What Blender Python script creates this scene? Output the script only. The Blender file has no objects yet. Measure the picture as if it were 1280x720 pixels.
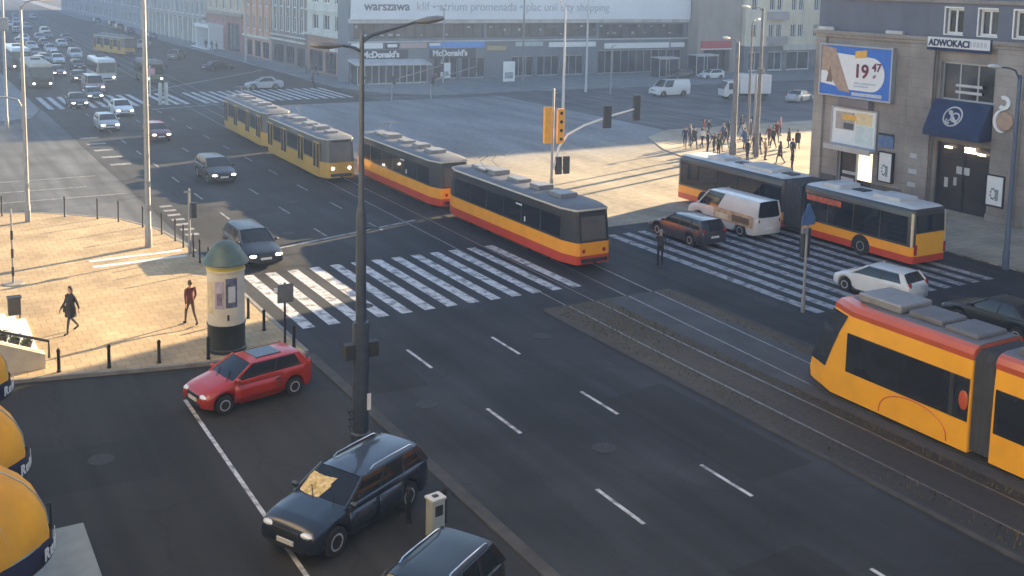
import bpy, bmesh, math, random
from mathutils import Vector, Matrix
random.seed(7)
R = math.radians
SC = bpy.context.scene
COL = SC.collection

# ------------------------------------------------------------------ camera, sky, sun, exposure
# world: x to the right across the avenue, y along the avenue away from the viewer, metres
CAM_H, PITCH, ROLL, YAW, FPX = 13.605, 0.120026, 0.0204611, 0.5315967, 1325.69
cam = bpy.data.objects.new("camera", bpy.data.cameras.new("camera"))
COL.objects.link(cam)
_fw = Vector((math.sin(YAW) * math.cos(PITCH), math.cos(YAW) * math.cos(PITCH), -math.sin(PITCH)))
_rt = Vector((math.cos(YAW), -math.sin(YAW), 0))
_up = _rt.cross(_fw)
_r2 = _rt * math.cos(ROLL) + _up * math.sin(ROLL)
_u2 = _up * math.cos(ROLL) - _rt * math.sin(ROLL)
M = Matrix((( _r2.x, _u2.x, -_fw.x, 0), (_r2.y, _u2.y, -_fw.y, 0), (_r2.z, _u2.z, -_fw.z, CAM_H), (0, 0, 0, 1)))
cam.matrix_world = M
cam.data.sensor_width = 36
cam.data.lens = 36 * FPX / 1280
cam.data.shift_y = -(360 - 134.9) / 1280
cam.data.clip_start = 0.2
cam.data.clip_end = 3000
SC.camera = cam

SUN_EL, SUN_AZ = R(15.5), R(73.2)
world = bpy.data.worlds.new("World"); SC.world = world; world.use_nodes = True
_nt = world.node_tree
_bg = _nt.nodes["Background"]
_sky = _nt.nodes.new("ShaderNodeTexSky"); _sky.sky_type = 'NISHITA'; _sky.sun_disc = False
_sky.sun_elevation = SUN_EL; _sky.sun_rotation = SUN_AZ; _sky.altitude = 100
_sky.air_density = 1.0; _sky.dust_density = 0.7; _sky.ozone_density = 2.0
_nt.links.new(_sky.outputs[0], _bg.inputs[0]); _bg.inputs[1].default_value = 0.072
sun = bpy.data.objects.new("sun", bpy.data.lights.new("sun", 'SUN')); COL.objects.link(sun)
sun.data.energy = 5.0; sun.data.angle = R(0.55); sun.data.color = (1.0, 0.75, 0.44)
_d = Vector((math.cos(SUN_EL) * math.sin(SUN_AZ), math.cos(SUN_EL) * math.cos(SUN_AZ), math.sin(SUN_EL)))
sun.rotation_euler = _d.to_track_quat('Z', 'Y').to_euler(); sun.location = (60, 40, 60)
SC.view_settings.view_transform = 'Standard'; SC.view_settings.look = 'None'
SC.view_settings.gamma = 1; SC.view_settings.use_curve_mapping = False
SC.view_settings.exposure = 2.32
SC.cycles.volume_step_rate = 4; SC.cycles.volume_bounces = 0
SC.cycles.max_bounces = 6; SC.cycles.use_denoising = True
HAZE = 0.00115

# ------------------------------------------------------------------ materials
MATS = {}
def mat(name, col, rough=0.7, metal=0.0, var=0.12, scale=3.0, bump=0.0, bscale=40.0, emit=0.0, ecol=None, coat=0.0, spec=0.5, col2=None, grime=0.0):
    if name in MATS: return MATS[name]
    m = bpy.data.materials.new(name); m.use_nodes = True; MATS[name] = m
    n, l = m.node_tree.nodes, m.node_tree.links
    b = n["Principled BSDF"]
    b.inputs["Roughness"].default_value = rough; b.inputs["Metallic"].default_value = metal
    b.inputs["Specular IOR Level"].default_value = spec
    if coat: b.inputs["Coat Weight"].default_value = coat; b.inputs["Coat Roughness"].default_value = 0.06
    tc = n.new("ShaderNodeTexCoord")
    nz = n.new("ShaderNodeTexNoise"); nz.inputs["Scale"].default_value = scale; nz.inputs["Detail"].default_value = 6
    l.new(tc.outputs["Object"], nz.inputs["Vector"])
    rp = n.new("ShaderNodeValToRGB")
    c2 = col2 if col2 else tuple(min(1, c * (1 + var)) for c in col)
    c1 = tuple(c * (1 - var) for c in col)
    rp.color_ramp.elements[0].position = 0.3; rp.color_ramp.elements[1].position = 0.7
    rp.color_ramp.elements[0].color = (*c1, 1); rp.color_ramp.elements[1].color = (*c2, 1)
    l.new(nz.outputs[0], rp.inputs[0])
    out = rp.outputs[0]
    if grime:
        g = n.new("ShaderNodeTexNoise"); g.inputs["Scale"].default_value = 0.9; g.inputs["Detail"].default_value = 8
        mp = n.new("ShaderNodeMapping"); mp.inputs["Scale"].default_value = (1, 1, 0.25)
        l.new(tc.outputs["Object"], mp.inputs[0]); l.new(mp.outputs[0], g.inputs["Vector"])
        gr = n.new("ShaderNodeMapRange"); gr.inputs[1].default_value = 0.45; gr.inputs[2].default_value = 0.75
        gr.inputs[3].default_value = 0; gr.inputs[4].default_value = grime
        l.new(g.outputs[0], gr.inputs[0])
        mx = n.new("ShaderNodeMix"); mx.data_type = 'RGBA'
        l.new(gr.outputs[0], mx.inputs[0]); l.new(out, mx.inputs[6]); mx.inputs[7].default_value = (0.07, 0.06, 0.05, 1)
        out = mx.outputs[2]
    l.new(out, b.inputs["Base Color"])
    if bump:
        bn = n.new("ShaderNodeTexNoise"); bn.inputs["Scale"].default_value = bscale; bn.inputs["Detail"].default_value = 4
        l.new(tc.outputs["Object"], bn.inputs["Vector"])
        bp = n.new("ShaderNodeBump"); bp.inputs["Strength"].default_value = bump; bp.inputs["Distance"].default_value = 0.02
        l.new(bn.outputs[0], bp.inputs["Height"]); l.new(bp.outputs[0], b.inputs["Normal"])
    if emit:
        b.inputs["Emission Color"].default_value = (*(ecol or col), 1); b.inputs["Emission Strength"].default_value = emit
    return m

def asphalt(name, base, warm=(1, 1, 1), patch=0.35):
    m = bpy.data.materials.new(name); m.use_nodes = True; MATS[name] = m
    n, l = m.node_tree.nodes, m.node_tree.links
    b = n["Principled BSDF"]; b.inputs["Roughness"].default_value = 0.82; b.inputs["Specular IOR Level"].default_value = 0.35
    tc = n.new("ShaderNodeTexCoord")
    def noise(scale, detail, sc=(1, 1, 1)):
        mp = n.new("ShaderNodeMapping"); mp.inputs["Scale"].default_value = sc
        z = n.new("ShaderNodeTexNoise"); z.inputs["Scale"].default_value = scale; z.inputs["Detail"].default_value = detail
        l.new(tc.outputs["Object"], mp.inputs[0]); l.new(mp.outputs[0], z.inputs["Vector"]); return z.outputs[0]
    def rng(s, a, c, lo, hi):
        r = n.new("ShaderNodeMapRange"); r.inputs[1].default_value = a; r.inputs[2].default_value = c
        r.inputs[3].default_value = lo; r.inputs[4].default_value = hi; l.new(s, r.inputs[0]); return r.outputs[0]
    def mul(a, c):
        r = n.new("ShaderNodeMath"); r.operation = 'MULTIPLY'; l.new(a, r.inputs[0]); l.new(c, r.inputs[1]); return r.outputs[0]
    f = rng(noise(60, 3), 0.3, 0.7, 0.78, 1.25)
    g = rng(noise(0.25, 6), 0.3, 0.7, 1 - patch, 1 + patch)
    st = rng(noise(1.1, 5, (1, 0.05, 1)), 0.35, 0.68, 0.68, 1.34)          # wear along the driving direction
    v = n.new("ShaderNodeTexVoronoi"); v.feature = 'DISTANCE_TO_EDGE'; v.inputs["Scale"].default_value = 0.22
    wv = n.new("ShaderNodeTexNoise"); wv.inputs["Scale"].default_value = 1.2; l.new(tc.outputs["Object"], wv.inputs["Vector"])
    ad = n.new("ShaderNodeVectorMath"); ad.operation = 'MULTIPLY_ADD'; l.new(wv.outputs[1], ad.inputs[0]); ad.inputs[1].default_value = (0.8, 0.8, 0)
    l.new(tc.outputs["Object"], ad.inputs[2]); l.new(ad.outputs[0], v.inputs["Vector"])
    cr = rng(v.outputs["Distance"], 0.0, 0.010, 0.72, 1.0)
    t = mul(mul(f, g), mul(st, cr))
    mx = n.new("ShaderNodeVectorMath"); mx.operation = 'SCALE'; mx.inputs[0].default_value = tuple(base * w for w in warm)
    l.new(t, mx.inputs["Scale"]); l.new(mx.outputs[0], b.inputs["Base Color"])
    bp = n.new("ShaderNodeBump"); bp.inputs["Strength"].default_value = 0.35; bp.inputs["Distance"].default_value = 0.01
    l.new(noise(90, 2), bp.inputs["Height"]); l.new(bp.outputs[0], b.inputs["Normal"])
    return m

def paving(name, c1, c2, mortar, size, var=0.3, wall=False):
    m = bpy.data.materials.new(name); m.use_nodes = True; MATS[name] = m
    n, l = m.node_tree.nodes, m.node_tree.links
    b = n["Principled BSDF"]; b.inputs["Roughness"].default_value = 0.85
    tc = n.new("ShaderNodeTexCoord")
    br = n.new("ShaderNodeTexBrick"); br.inputs["Scale"].default_value = 1.0
    br.inputs["Brick Width"].default_value = size * (1.8 if wall else 1); br.inputs["Row Height"].default_value = size
    br.inputs["Mortar Size"].default_value = 0.012; br.offset = 0.5
    br.inputs["Color1"].default_value = (*c1, 1); br.inputs["Color2"].default_value = (*c2, 1); br.inputs["Mortar"].default_value = (*mortar, 1)
    vec = tc.outputs["Object"]
    if wall:
        sp, cb2 = n.new("ShaderNodeSeparateXYZ"), n.new("ShaderNodeCombineXYZ"); l.new(vec, sp.inputs[0])
        am = n.new("ShaderNodeMath"); am.operation = 'ADD'; l.new(sp.outputs[0], am.inputs[0]); l.new(sp.outputs[1], am.inputs[1])
        l.new(am.outputs[0], cb2.inputs[0]); l.new(sp.outputs[2], cb2.inputs[1]); vec = cb2.outputs[0]
    l.new(vec, br.inputs["Vector"])
    z = n.new("ShaderNodeTexNoise"); z.inputs["Scale"].default_value = 0.35; z.inputs["Detail"].default_value = 7
    l.new(tc.outputs["Object"], z.inputs["Vector"])
    r = n.new("ShaderNodeMapRange"); r.inputs[1].default_value = 0.3; r.inputs[2].default_value = 0.7
    r.inputs[3].default_value = 1 - var; r.inputs[4].default_value = 1 + var * 0.6; l.new(z.outputs[0], r.inputs[0])
    s = n.new("ShaderNodeVectorMath"); s.operation = 'SCALE'; l.new(br.outputs[0], s.inputs[0]); l.new(r.outputs[0], s.inputs["Scale"])
    l.new(s.outputs[0], b.inputs["Base Color"])
    bp = n.new("ShaderNodeBump"); bp.inputs["Strength"].default_value = 0.3; bp.inputs["Distance"].default_value = 0.01; bp.invert = True
    l.new(br.outputs["Fac"], bp.inputs["Height"]); l.new(bp.outputs[0], b.inputs["Normal"])
    return m

A_ROAD = asphalt("asphalt_road", 0.027, (0.93, 1.0, 1.14), 0.45)
A_PARK = asphalt("asphalt_parking", 0.025, (1.05, 1.0, 0.96), 0.25)
A_CROSS = asphalt("asphalt_cross_street", 0.095, (0.92, 1.0, 1.10), 0.3)
A_GROUND = asphalt("ground_asphalt", 0.07)
P_PLAZA = paving("plaza_paving", (0.46, 0.345, 0.20), (0.39, 0.285, 0.16), (0.22, 0.16, 0.10), 0.5)
P_JUNC = paving("junction_paving", (0.27, 0.23, 0.175), (0.20, 0.175, 0.135), (0.09, 0.08, 0.07), 1.5, 0.6)
P_EAST = paving("east_pavement", (0.43, 0.36, 0.265), (0.36, 0.31, 0.23), (0.2, 0.18, 0.14), 0.5)
def worn_paint(name, base, under, wear):
    m = bpy.data.materials.new(name); m.use_nodes = True; MATS[name] = m
    n, l = m.node_tree.nodes, m.node_tree.links
    b = n["Principled BSDF"]; b.inputs["Roughness"].default_value = 0.7
    tc = n.new("ShaderNodeTexCoord")
    z = n.new("ShaderNodeTexNoise"); z.inputs["Scale"].default_value = 2.2; z.inputs["Detail"].default_value = 9; z.inputs["Roughness"].default_value = 0.7
    l.new(tc.outputs["Object"], z.inputs["Vector"])
    r = n.new("ShaderNodeMapRange"); r.inputs[1].default_value = 0.46; r.inputs[2].default_value = 0.62
    r.inputs[3].default_value = 0; r.inputs[4].default_value = wear; l.new(z.outputs[0], r.inputs[0])
    mx = n.new("ShaderNodeMix"); mx.data_type = 'RGBA'; l.new(r.outputs[0], mx.inputs[0])
    mx.inputs[6].default_value = (*base, 1); mx.inputs[7].default_value = (*under, 1)
    l.new(mx.outputs[2], b.inputs["Base Color"]); return m
def blend(name, ca, cb, axis, lo, hi, amp, nscale=0.12, fine=2.0, xlo=None):
    """surface that passes from one colour to the other along an axis with a ragged edge"""
    m = bpy.data.materials.new(name); m.use_nodes = True; MATS[name] = m
    n, l = m.node_tree.nodes, m.node_tree.links
    b = n["Principled BSDF"]; b.inputs["Roughness"].default_value = 0.85; b.inputs["Specular IOR Level"].default_value = 0.3
    tc = n.new("ShaderNodeTexCoord"); sp = n.new("ShaderNodeSeparateXYZ"); l.new(tc.outputs["Object"], sp.inputs[0])
    z = n.new("ShaderNodeTexNoise"); z.inputs["Scale"].default_value = nscale; z.inputs["Detail"].default_value = 8; l.new(tc.outputs["Object"], z.inputs["Vector"])
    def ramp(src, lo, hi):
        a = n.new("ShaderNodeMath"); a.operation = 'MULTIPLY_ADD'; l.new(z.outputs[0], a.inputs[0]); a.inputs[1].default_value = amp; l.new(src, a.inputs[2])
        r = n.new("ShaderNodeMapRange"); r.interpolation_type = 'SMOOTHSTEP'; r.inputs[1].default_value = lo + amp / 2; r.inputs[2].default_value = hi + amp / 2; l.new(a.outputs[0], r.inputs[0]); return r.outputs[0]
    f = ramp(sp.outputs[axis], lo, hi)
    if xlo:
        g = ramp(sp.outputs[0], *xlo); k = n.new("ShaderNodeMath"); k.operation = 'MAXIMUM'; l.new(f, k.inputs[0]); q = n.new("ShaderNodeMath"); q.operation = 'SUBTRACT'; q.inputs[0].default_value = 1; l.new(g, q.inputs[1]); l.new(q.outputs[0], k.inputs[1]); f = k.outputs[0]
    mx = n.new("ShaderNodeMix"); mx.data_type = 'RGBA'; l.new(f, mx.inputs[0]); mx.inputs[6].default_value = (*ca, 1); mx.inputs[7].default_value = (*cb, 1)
    d = n.new("ShaderNodeTexNoise"); d.inputs["Scale"].default_value = fine; d.inputs["Detail"].default_value = 9; d.inputs["Roughness"].default_value = .7; l.new(tc.outputs["Object"], d.inputs["Vector"])
    e = n.new("ShaderNodeTexNoise"); e.inputs["Scale"].default_value = .35; e.inputs["Detail"].default_value = 6; mp = n.new("ShaderNodeMapping"); mp.inputs["Scale"].default_value = (1, .25, 1); mp.inputs["Rotation"].default_value = (0, 0, .9); l.new(tc.outputs["Object"], mp.inputs[0]); l.new(mp.outputs[0], e.inputs["Vector"])
    ml = n.new("ShaderNodeMath"); ml.operation = 'ADD'; l.new(d.outputs[0], ml.inputs[0]); l.new(e.outputs[0], ml.inputs[1])
    r = n.new("ShaderNodeMapRange"); r.inputs[1].default_value = .65; r.inputs[2].default_value = 1.35; r.inputs[3].default_value = .5; r.inputs[4].default_value = 1.45; l.new(ml.outputs[0], r.inputs[0])
    s_ = n.new("ShaderNodeVectorMath"); s_.operation = 'SCALE'; l.new(mx.outputs[2], s_.inputs[0]); l.new(r.outputs[0], s_.inputs["Scale"]); l.new(s_.outputs[0], b.inputs["Base Color"])
    bp = n.new("ShaderNodeBump"); bp.inputs["Strength"].default_value = .5; bp.inputs["Distance"].default_value = .02; l.new(d.outputs[0], bp.inputs["Height"]); l.new(bp.outputs[0], b.inputs["Normal"])
    return m
M_PAINT = worn_paint("road_paint", (0.58, 0.58, 0.585), (0.06, 0.06, 0.065), 0.85)
M_PAINT_OLD_SUN = worn_paint("road_paint_faded_sun", (0.30, 0.30, 0.30), (0.07, 0.07, 0.075), 0.9)  # for faded markings and the painted sun strip
M_PAINT_PLAZA = worn_paint("paint_fresh", (0.75, 0.75, 0.72), (0.4, 0.35, 0.28), 0.5)
M_KERB = mat("kerb_stone", (0.23, 0.215, 0.195), 0.85, var=0.2, scale=2, bump=0.2)
M_KERBW = mat("kerb_worn", (0.06, 0.057, 0.055), 0.9, var=0.25, scale=2)
M_GRAVEL = mat("track_gravel", (0.045, 0.038, 0.031), 0.95, var=0.4, scale=1.3, bump=0.9, bscale=30, col2=(0.095, 0.076, 0.058))
M_SLAB = mat("track_slab", (0.062, 0.063, 0.067), 0.85, var=0.25, scale=0.8, bump=0.2)
M_RAIL = mat("rail_steel", (0.26, 0.25, 0.245), 0.5, 1.0, var=0.25)
M_STEEL = mat("pole_galvanised", (0.27, 0.27, 0.275), 0.45, 0.35, var=0.1, scale=5)
M_LAMPW = mat("lamp_white_shell", (0.72, 0.72, 0.70), 0.4, var=0.05)
M_POLE = mat("pole_dark_paint", (0.045, 0.06, 0.085), 0.45, 0.2, var=0.2, scale=4, grime=0.3)
M_POLEG = mat("pole_grey_paint", (0.16, 0.165, 0.175), 0.55, 0.2, var=0.2, scale=4)
M_BLACK = mat("black_iron", (0.02, 0.02, 0.022), 0.5, 0.3, var=0.2)
M_GLASS = mat("dark_glass", (0.012, 0.015, 0.02), 0.06, 0, var=0.1, spec=0.6)
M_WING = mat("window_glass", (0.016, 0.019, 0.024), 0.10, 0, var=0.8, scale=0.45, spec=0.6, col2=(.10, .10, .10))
M_GLASSB = mat("shop_glass", (0.035, 0.045, 0.06), 0.12, 0, var=0.6, scale=0.8, spec=0.5)
M_RUBBER = mat("tyre_rubber", (0.018, 0.018, 0.019), 0.85, var=0.2)
M_RIM = mat("alloy_rim", (0.42, 0.43, 0.45), 0.4, 0.25, var=0.1)
M_PLAST = mat("dark_plastic", (0.025, 0.026, 0.028), 0.6, var=0.2)
M_HEAD = mat("headlight_glass", (0.75, 0.77, 0.8), 0.15, 0.2, var=0.1)
M_HEADON = mat("headlight_lit", (0.9, 0.9, 0.85), 0.2, emit=3.0, ecol=(1, 0.93, 0.8))
M_TAIL = mat("tail_light_red", (0.35, 0.012, 0.012), 0.2, var=0.1)
M_PLATE = mat("plate_white", (0.7, 0.7, 0.68), 0.5, var=0.05)
M_WHITE = mat("white_enamel", (0.78, 0.78, 0.76), 0.5, var=0.04)
M_WHITEG = mat("white_weathered", (0.55, 0.55, 0.54), 0.7, var=0.12, scale=1, grime=0.3)
M_CHROME = mat("chrome_bar", (0.75, 0.76, 0.78), 0.15, 1.0, var=0.03)
def paint(name, c, rough=0.3, coat=0.6, grime=0.0): return mat("paint_" + name, c, rough, 0.0, var=0.05, scale=2, coat=coat, grime=grime)

# ------------------------------------------------------------------ mesh builder
class MB:
    def __init__(s): s.v = []; s.f = []; s.m = []; s.X = Matrix.Identity(4)
    def at(s, loc=(0, 0, 0), rz=0, m=None):
        s.X = m if m is not None else Matrix.Translation(loc) @ Matrix.Rotation(rz, 4, 'Z'); return s
    def add(s, vs, fs, mi=0):
        o = len(s.v)
        for p in vs: s.v.append(tuple(s.X @ Vector(p)))
        for f in fs: s.f.append([o + i for i in f]); s.m.append(mi)
        return s
    def box(s, x0, x1, y0, y1, z0, z1, mi=0):
        vs = [(x0, y0, z0), (x1, y0, z0), (x1, y1, z0), (x0, y1, z0), (x0, y0, z1), (x1, y0, z1), (x1, y1, z1), (x0, y1, z1)]
        return s.add(vs, [(0, 3, 2, 1), (4, 5, 6, 7), (0, 1, 5, 4), (1, 2, 6, 5), (2, 3, 7, 6), (3, 0, 4, 7)], mi)
    def cbox(s, c, d, mi=0):
        return s.box(c[0] - d[0] / 2, c[0] + d[0] / 2, c[1] - d[1] / 2, c[1] + d[1] / 2, c[2] - d[2] / 2, c[2] + d[2] / 2, mi)
    def quad(s, a, b, c, d, mi=0): return s.add([a, b, c, d], [(0, 1, 2, 3)], mi)
    def sheet(s, pts, z, mi=0): return s.add([(x, y, z) for x, y in pts], [tuple(range(len(pts)))], mi)
    def prism(s, pts, z0, z1, mi=0, mside=None):
        n = len(pts); vs = [(x, y, z0) for x, y in pts] + [(x, y, z1) for x, y in pts]
        s.add(vs, [tuple(range(n, 2 * n)), tuple(reversed(range(n)))], mi)
        return s.add(vs, [(i, (i + 1) % n, n + (i + 1) % n, n + i) for i in range(n)], mi if mside is None else mside)
    def loft(s, rings, mi=0, closed=True, caps=True, band=None):
        n = len(rings[0]); vs = [p for r in rings for p in r]; o = 0
        for k in range(len(rings) - 1):
            fs = []
            for i in range(n if closed else n - 1):
                j = (i + 1) % n
                fs.append((k * n + i, k * n + j, (k + 1) * n + j, (k + 1) * n + i))
            # added ring by ring with shared vertices
            if k == 0: base = len(s.v); s.add(vs, [], mi)
            for f in fs: s.f.append([base + q for q in f]); s.m.append(band[k] if band else mi)
        if caps:
            s.f.append([base + i for i in reversed(range(n))]); s.m.append(band[0] if band else mi)
            e = (len(rings) - 1) * n
            s.f.append([base + e + i for i in range(n)]); s.m.append(band[-1] if band else mi)
        return s
    def tube(s, pts, r, n=10, mi=0, caps=True):
        pts = [Vector(p) for p in pts]; rs = r if isinstance(r, (list, tuple)) else [r] * len(pts)
        rings = []; prev = None
        for i, p in enumerate(pts):
            t = (pts[min(i + 1, len(pts) - 1)] - pts[max(i - 1, 0)]).normalized()
            if prev is None:
                a = Vector((0, 0, 1)) if abs(t.z) < 0.9 else Vector((1, 0, 0))
                u = t.cross(a).normalized()
            else:
                u = (prev - t * prev.dot(t)).normalized()
            prev = u; w = t.cross(u)
            rings.append([tuple(p + (u * math.cos(q) + w * math.sin(q)) * rs[i]) for q in (2 * math.pi * k / n for k in range(n))])
        return s.loft(rings, mi, True, caps)
    def lathe(s, prof, n=20, mi=0, c=(0, 0), band=None, a0=0, ex=1.0):
        rings = [[(c[0] + r * math.cos(a0 + 2 * math.pi * k / n) * ex, c[1] + r * math.sin(a0 + 2 * math.pi * k / n), z) for k in range(n)] for r, z in prof]
        return s.loft(rings, mi, True, True, band)
    def ball(s, c, d, n=10, mi=0):
        rings = []
        for i in range(1, n):
            t = math.pi * i / n
            rings.append([(c[0] + d[0] * math.sin(t) * math.cos(2 * math.pi * k / (n + 2)), c[1] + d[1] * math.sin(t) * math.sin(2 * math.pi * k / (n + 2)), c[2] - d[2] * math.cos(t)) for k in range(n + 2)])
        return s.loft(rings, mi)
    def build(s, name, mats, parent=None, smooth=35, bevel=0.0, loc=None, fix=False):
        me = bpy.data.meshes.new(name); me.from_pydata(s.v, [], s.f)
        mats = mats if isinstance(mats, (list, tuple)) else [mats]
        for m in mats: me.materials.append(m)
        me.polygons.foreach_set("material_index", s.m)
        if fix:
            bm = bmesh.new(); bm.from_mesh(me); bmesh.ops.recalc_face_normals(bm, faces=bm.faces); bm.to_mesh(me); bm.free()
        if smooth:
            me.polygons.foreach_set("use_smooth", [True] * len(me.polygons)); me.set_sharp_from_angle(angle=R(smooth))
        me.update()
        o = bpy.data.objects.new(name, me); COL.objects.link(o)
        if parent: o.parent = parent
        if loc: o.location = loc
        if bevel:
            b = o.modifiers.new("bevel", 'BEVEL'); b.width = bevel; b.segments = 2; b.limit_method = 'ANGLE'; b.angle_limit = R(40)
        return o

def tag(o, label, cat, group=None):
    o["label"] = label; o["category"] = cat
    if group: o["group"] = group
    return o
def thing(name, label, cat, loc=(0, 0, 0), rz=0.0, group=None):
    o = bpy.data.objects.new(name, None); COL.objects.link(o); o.empty_display_size = 0.2
    o.location = loc; o.rotation_euler = (0, 0, rz); return tag(o, label, cat, group)
def struct(mb, name, mats, kind="structure", **k):
    o = mb.build(name, mats, **k); o["kind"] = kind; return o
def dup(root, loc, rz=None, label=None, group=None):
    r = root.copy(); COL.objects.link(r); r.location = loc
    if rz is not None: r.rotation_euler = (0, 0, rz)
    if label: r["label"] = label
    if group: r["group"] = group
    for ch in list(root.children):
        c = ch.copy(); COL.objects.link(c); c.parent = r
        for g in list(ch.children):
            d = g.copy(); COL.objects.link(d); d.parent = c
    return r
def text(name, body, size, loc, facing, m, parent=None, ext=0.02, align='LEFT', bold=0.0, sx=1.0, rot=None):
    cu = bpy.data.curves.new(name, 'FONT'); cu.body = body; cu.size = size; cu.extrude = ext; cu.align_x = align; cu.offset = bold
    t = bpy.data.objects.new(name, cu); COL.objects.link(t)
    dg = bpy.context.evaluated_depsgraph_get(); me = bpy.data.meshes.new_from_object(t.evaluated_get(dg))
    COL.objects.unlink(t); bpy.data.objects.remove(t)
    me.materials.clear(); me.materials.append(m)
    if rot is None:
        rot = {'-x': Matrix(((0, 0, -1), (-1, 0, 0), (0, 1, 0))), '-y': Matrix(((1, 0, 0), (0, 0, -1), (0, 1, 0))), '+x': Matrix(((0, 0, 1), (1, 0, 0), (0, 1, 0)))}[facing]
    T = Matrix.Translation(loc) @ rot.to_4x4() @ Matrix.Diagonal((sx, 1, 1, 1))
    me.transform(T); me.update()
    o = bpy.data.objects.new(name, me); COL.objects.link(o)
    if parent: o.parent = parent
    return o

# facade frames: u runs to the viewer's right, v up, n out of the wall
def wall_m(origin, facing):
    o = Vector(origin)
    U, N = {'-x': ((0, -1, 0), (-1, 0, 0)), '-y': ((1, 0, 0), (0, -1, 0)), '+x': ((0, 1, 0), (1, 0, 0)), '+y': ((-1, 0, 0), (0, 1, 0))}[facing]
    U, N, V = Vector(U), Vector(N), Vector((0, 0, 1))
    return Matrix(((U.x, N.x, V.x, o.x), (U.y, N.y, V.y, o.y), (U.z, N.z, V.z, o.z), (0, 0, 0, 1)))   # local (u, n, v)
def facade(mb, u0, u1, v0, v1, holes, depth=0.2, mi=0, mr=None, zones=()):
    us = sorted({u0, u1, *[h[0] for h in holes], *[h[1] for h in holes]}); vs = sorted({v0, v1, *[h[2] for h in holes], *[h[3] for h in holes], *[z for z, _ in zones]})
    us = [u for u in us if u0 <= u <= u1]; vs = [v for v in vs if v0 <= v <= v1]
    for i in range(len(us) - 1):
        for j in range(len(vs) - 1):
            a, b, c, d = us[i], us[i + 1], vs[j], vs[j + 1]; cu, cv = (a + b) / 2, (c + d) / 2
            if any(h[0] < cu < h[1] and h[2] < cv < h[3] for h in holes): continue
            k = mi
            for z, q in zones:
                if cv > z: k = q
            mb.quad((a, 0, c), (b, 0, c), (b, 0, d), (a, 0, d), k)
    for a, b, c, d in holes:
        k = mi if mr is None else mr
        mb.quad((a, 0, c), (a, -depth, c), (a, -depth, d), (a, 0, d), k); mb.quad((b, 0, c), (b, 0, d), (b, -depth, d), (b, -depth, c), k)
        mb.quad((a, 0, c), (b, 0, c), (b, -depth, c), (a, -depth, c), k); mb.quad((a, 0, d), (a, -depth, d), (b, -depth, d), (b, 0, d), k)
def window(parent, X, a, b, c, d, depth=0.2, mf=None, mg=None, mull=1, trans=0.0, fw=0.09, sill=True, name="window"):
    mb = MB(); mb.X = X; n0, n1 = -depth + 0.003, -depth + 0.07
    mb.quad((a, n0, c), (b, n0, c), (b, n0, d), (a, n0, d), 1)
    for x in (a, b - fw): mb.box(x, x + fw, n0 + .002, n1, c, d)
    for z in (c, d - fw): mb.box(a + fw, b - fw, n0 + .002, n1, z, z + fw)
    for k in range(mull):
        x = a + (b - a) * (k + 1) / (mull + 1); mb.box(x - fw * .45, x + fw * .45, n0 + .002, n1 - .01, c + fw, d - fw)
    if trans: z = c + (d - c) * trans; mb.box(a + fw, b - fw, n0 + .002, n1 - .02, z - fw * .35, z + fw * .35)
    if sill: mb.box(a - .06, b + .06, -depth + .07, .07, c - .07, c - .004)
    return mb.build(name, [mf or M_WHITE, mg or M_WING], parent, smooth=0)

# ------------------------------------------------------------------ ground and roads
GX0, GX1, GY0, GY1 = -120, 320, -110, 720
struct(MB().sheet([(GX0, GY0), (GX1, GY0), (GX1, GY1), (GX0, GY1)], -0.012), "ground", A_GROUND)
struct(MB().sheet([(-118, 47.2), (318, 47.2), (318, 112), (-118, 112)], -0.008), "cross_street_road", A_CROSS)
mr = MB().sheet([(12.6, GY0 + 2), (47.0, GY0 + 2), (47.0, 140), (62, 700), (26, 700), (12.6, 180)], -0.004)
struct(mr, "main_road", A_ROAD)
struct(MB().sheet([(29.9, 47.3), (56, 47.3), (62, 78), (62, 108), (29.9, 108)], 0.0), "junction_paving", blend("junction_blend", (0.33, 0.285, 0.21), (0.20, 0.21, 0.225), 1, 62, 76, 12, xlo=(29, 38)))  # beige passing to grey towards the far and west sides
struct(MB().sheet([(-0.6, GY0 + 2), (12.4, GY0 + 2), (12.4, 37.9), (-0.6, 37.9)], 0.0), "parking_asphalt", A_PARK)
# plaza, raised by a kerb, rounded corner towards the junction
corner = [(12.45, 35.6), (12.45, 49.5), (12.3, 53), (11.8, 56.7), (11.1, 58.5), (10.4, 60.2), (9.2, 61.3), (8.1, 62.4), (6.6, 63.6), (4.8, 64.2), (0, 64.6), (-60, 65)]
edge = [(-60, 37.7), (3.0, 37.5), (7.6, 36.5), (12.45, 35.6)]
plz = edge[:-1] + corner
def inset(pts, d): return [(x - d if x > -50 else x, y - d * 0.6 if y > 50 else y) for x, y in pts]
struct(MB().prism(plz, -0.05, 0.12), "plaza_pavement", [P_PLAZA])
kb = MB()
for (x0, y0), (x1, y1) in zip(corner[:-1], corner[1:]):
    d = Vector((x1 - x0, y1 - y0)); n = Vector((d.y, -d.x)).normalized() * 0.16
    kb.prism([(x0 + .0, y0), (x0 + n.x, y0 + n.y), (x1 + n.x, y1 + n.y), (x1, y1)], -0.03, 0.135)
for (x0, y0), (x1, y1) in zip(edge[:-1], edge[1:]): kb.prism([(x0, y0 - .16), (x1, y1 - .16), (x1, y1 - .001), (x0, y0 - .001)], -0.03, 0.13)
struct(kb, "plaza_kerb", M_KERB)
struct(MB().box(12.42, 12.78, GY0 + 3, 35.5, -0.03, 0.035), "parking_kerb", M_KERBW)
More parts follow.
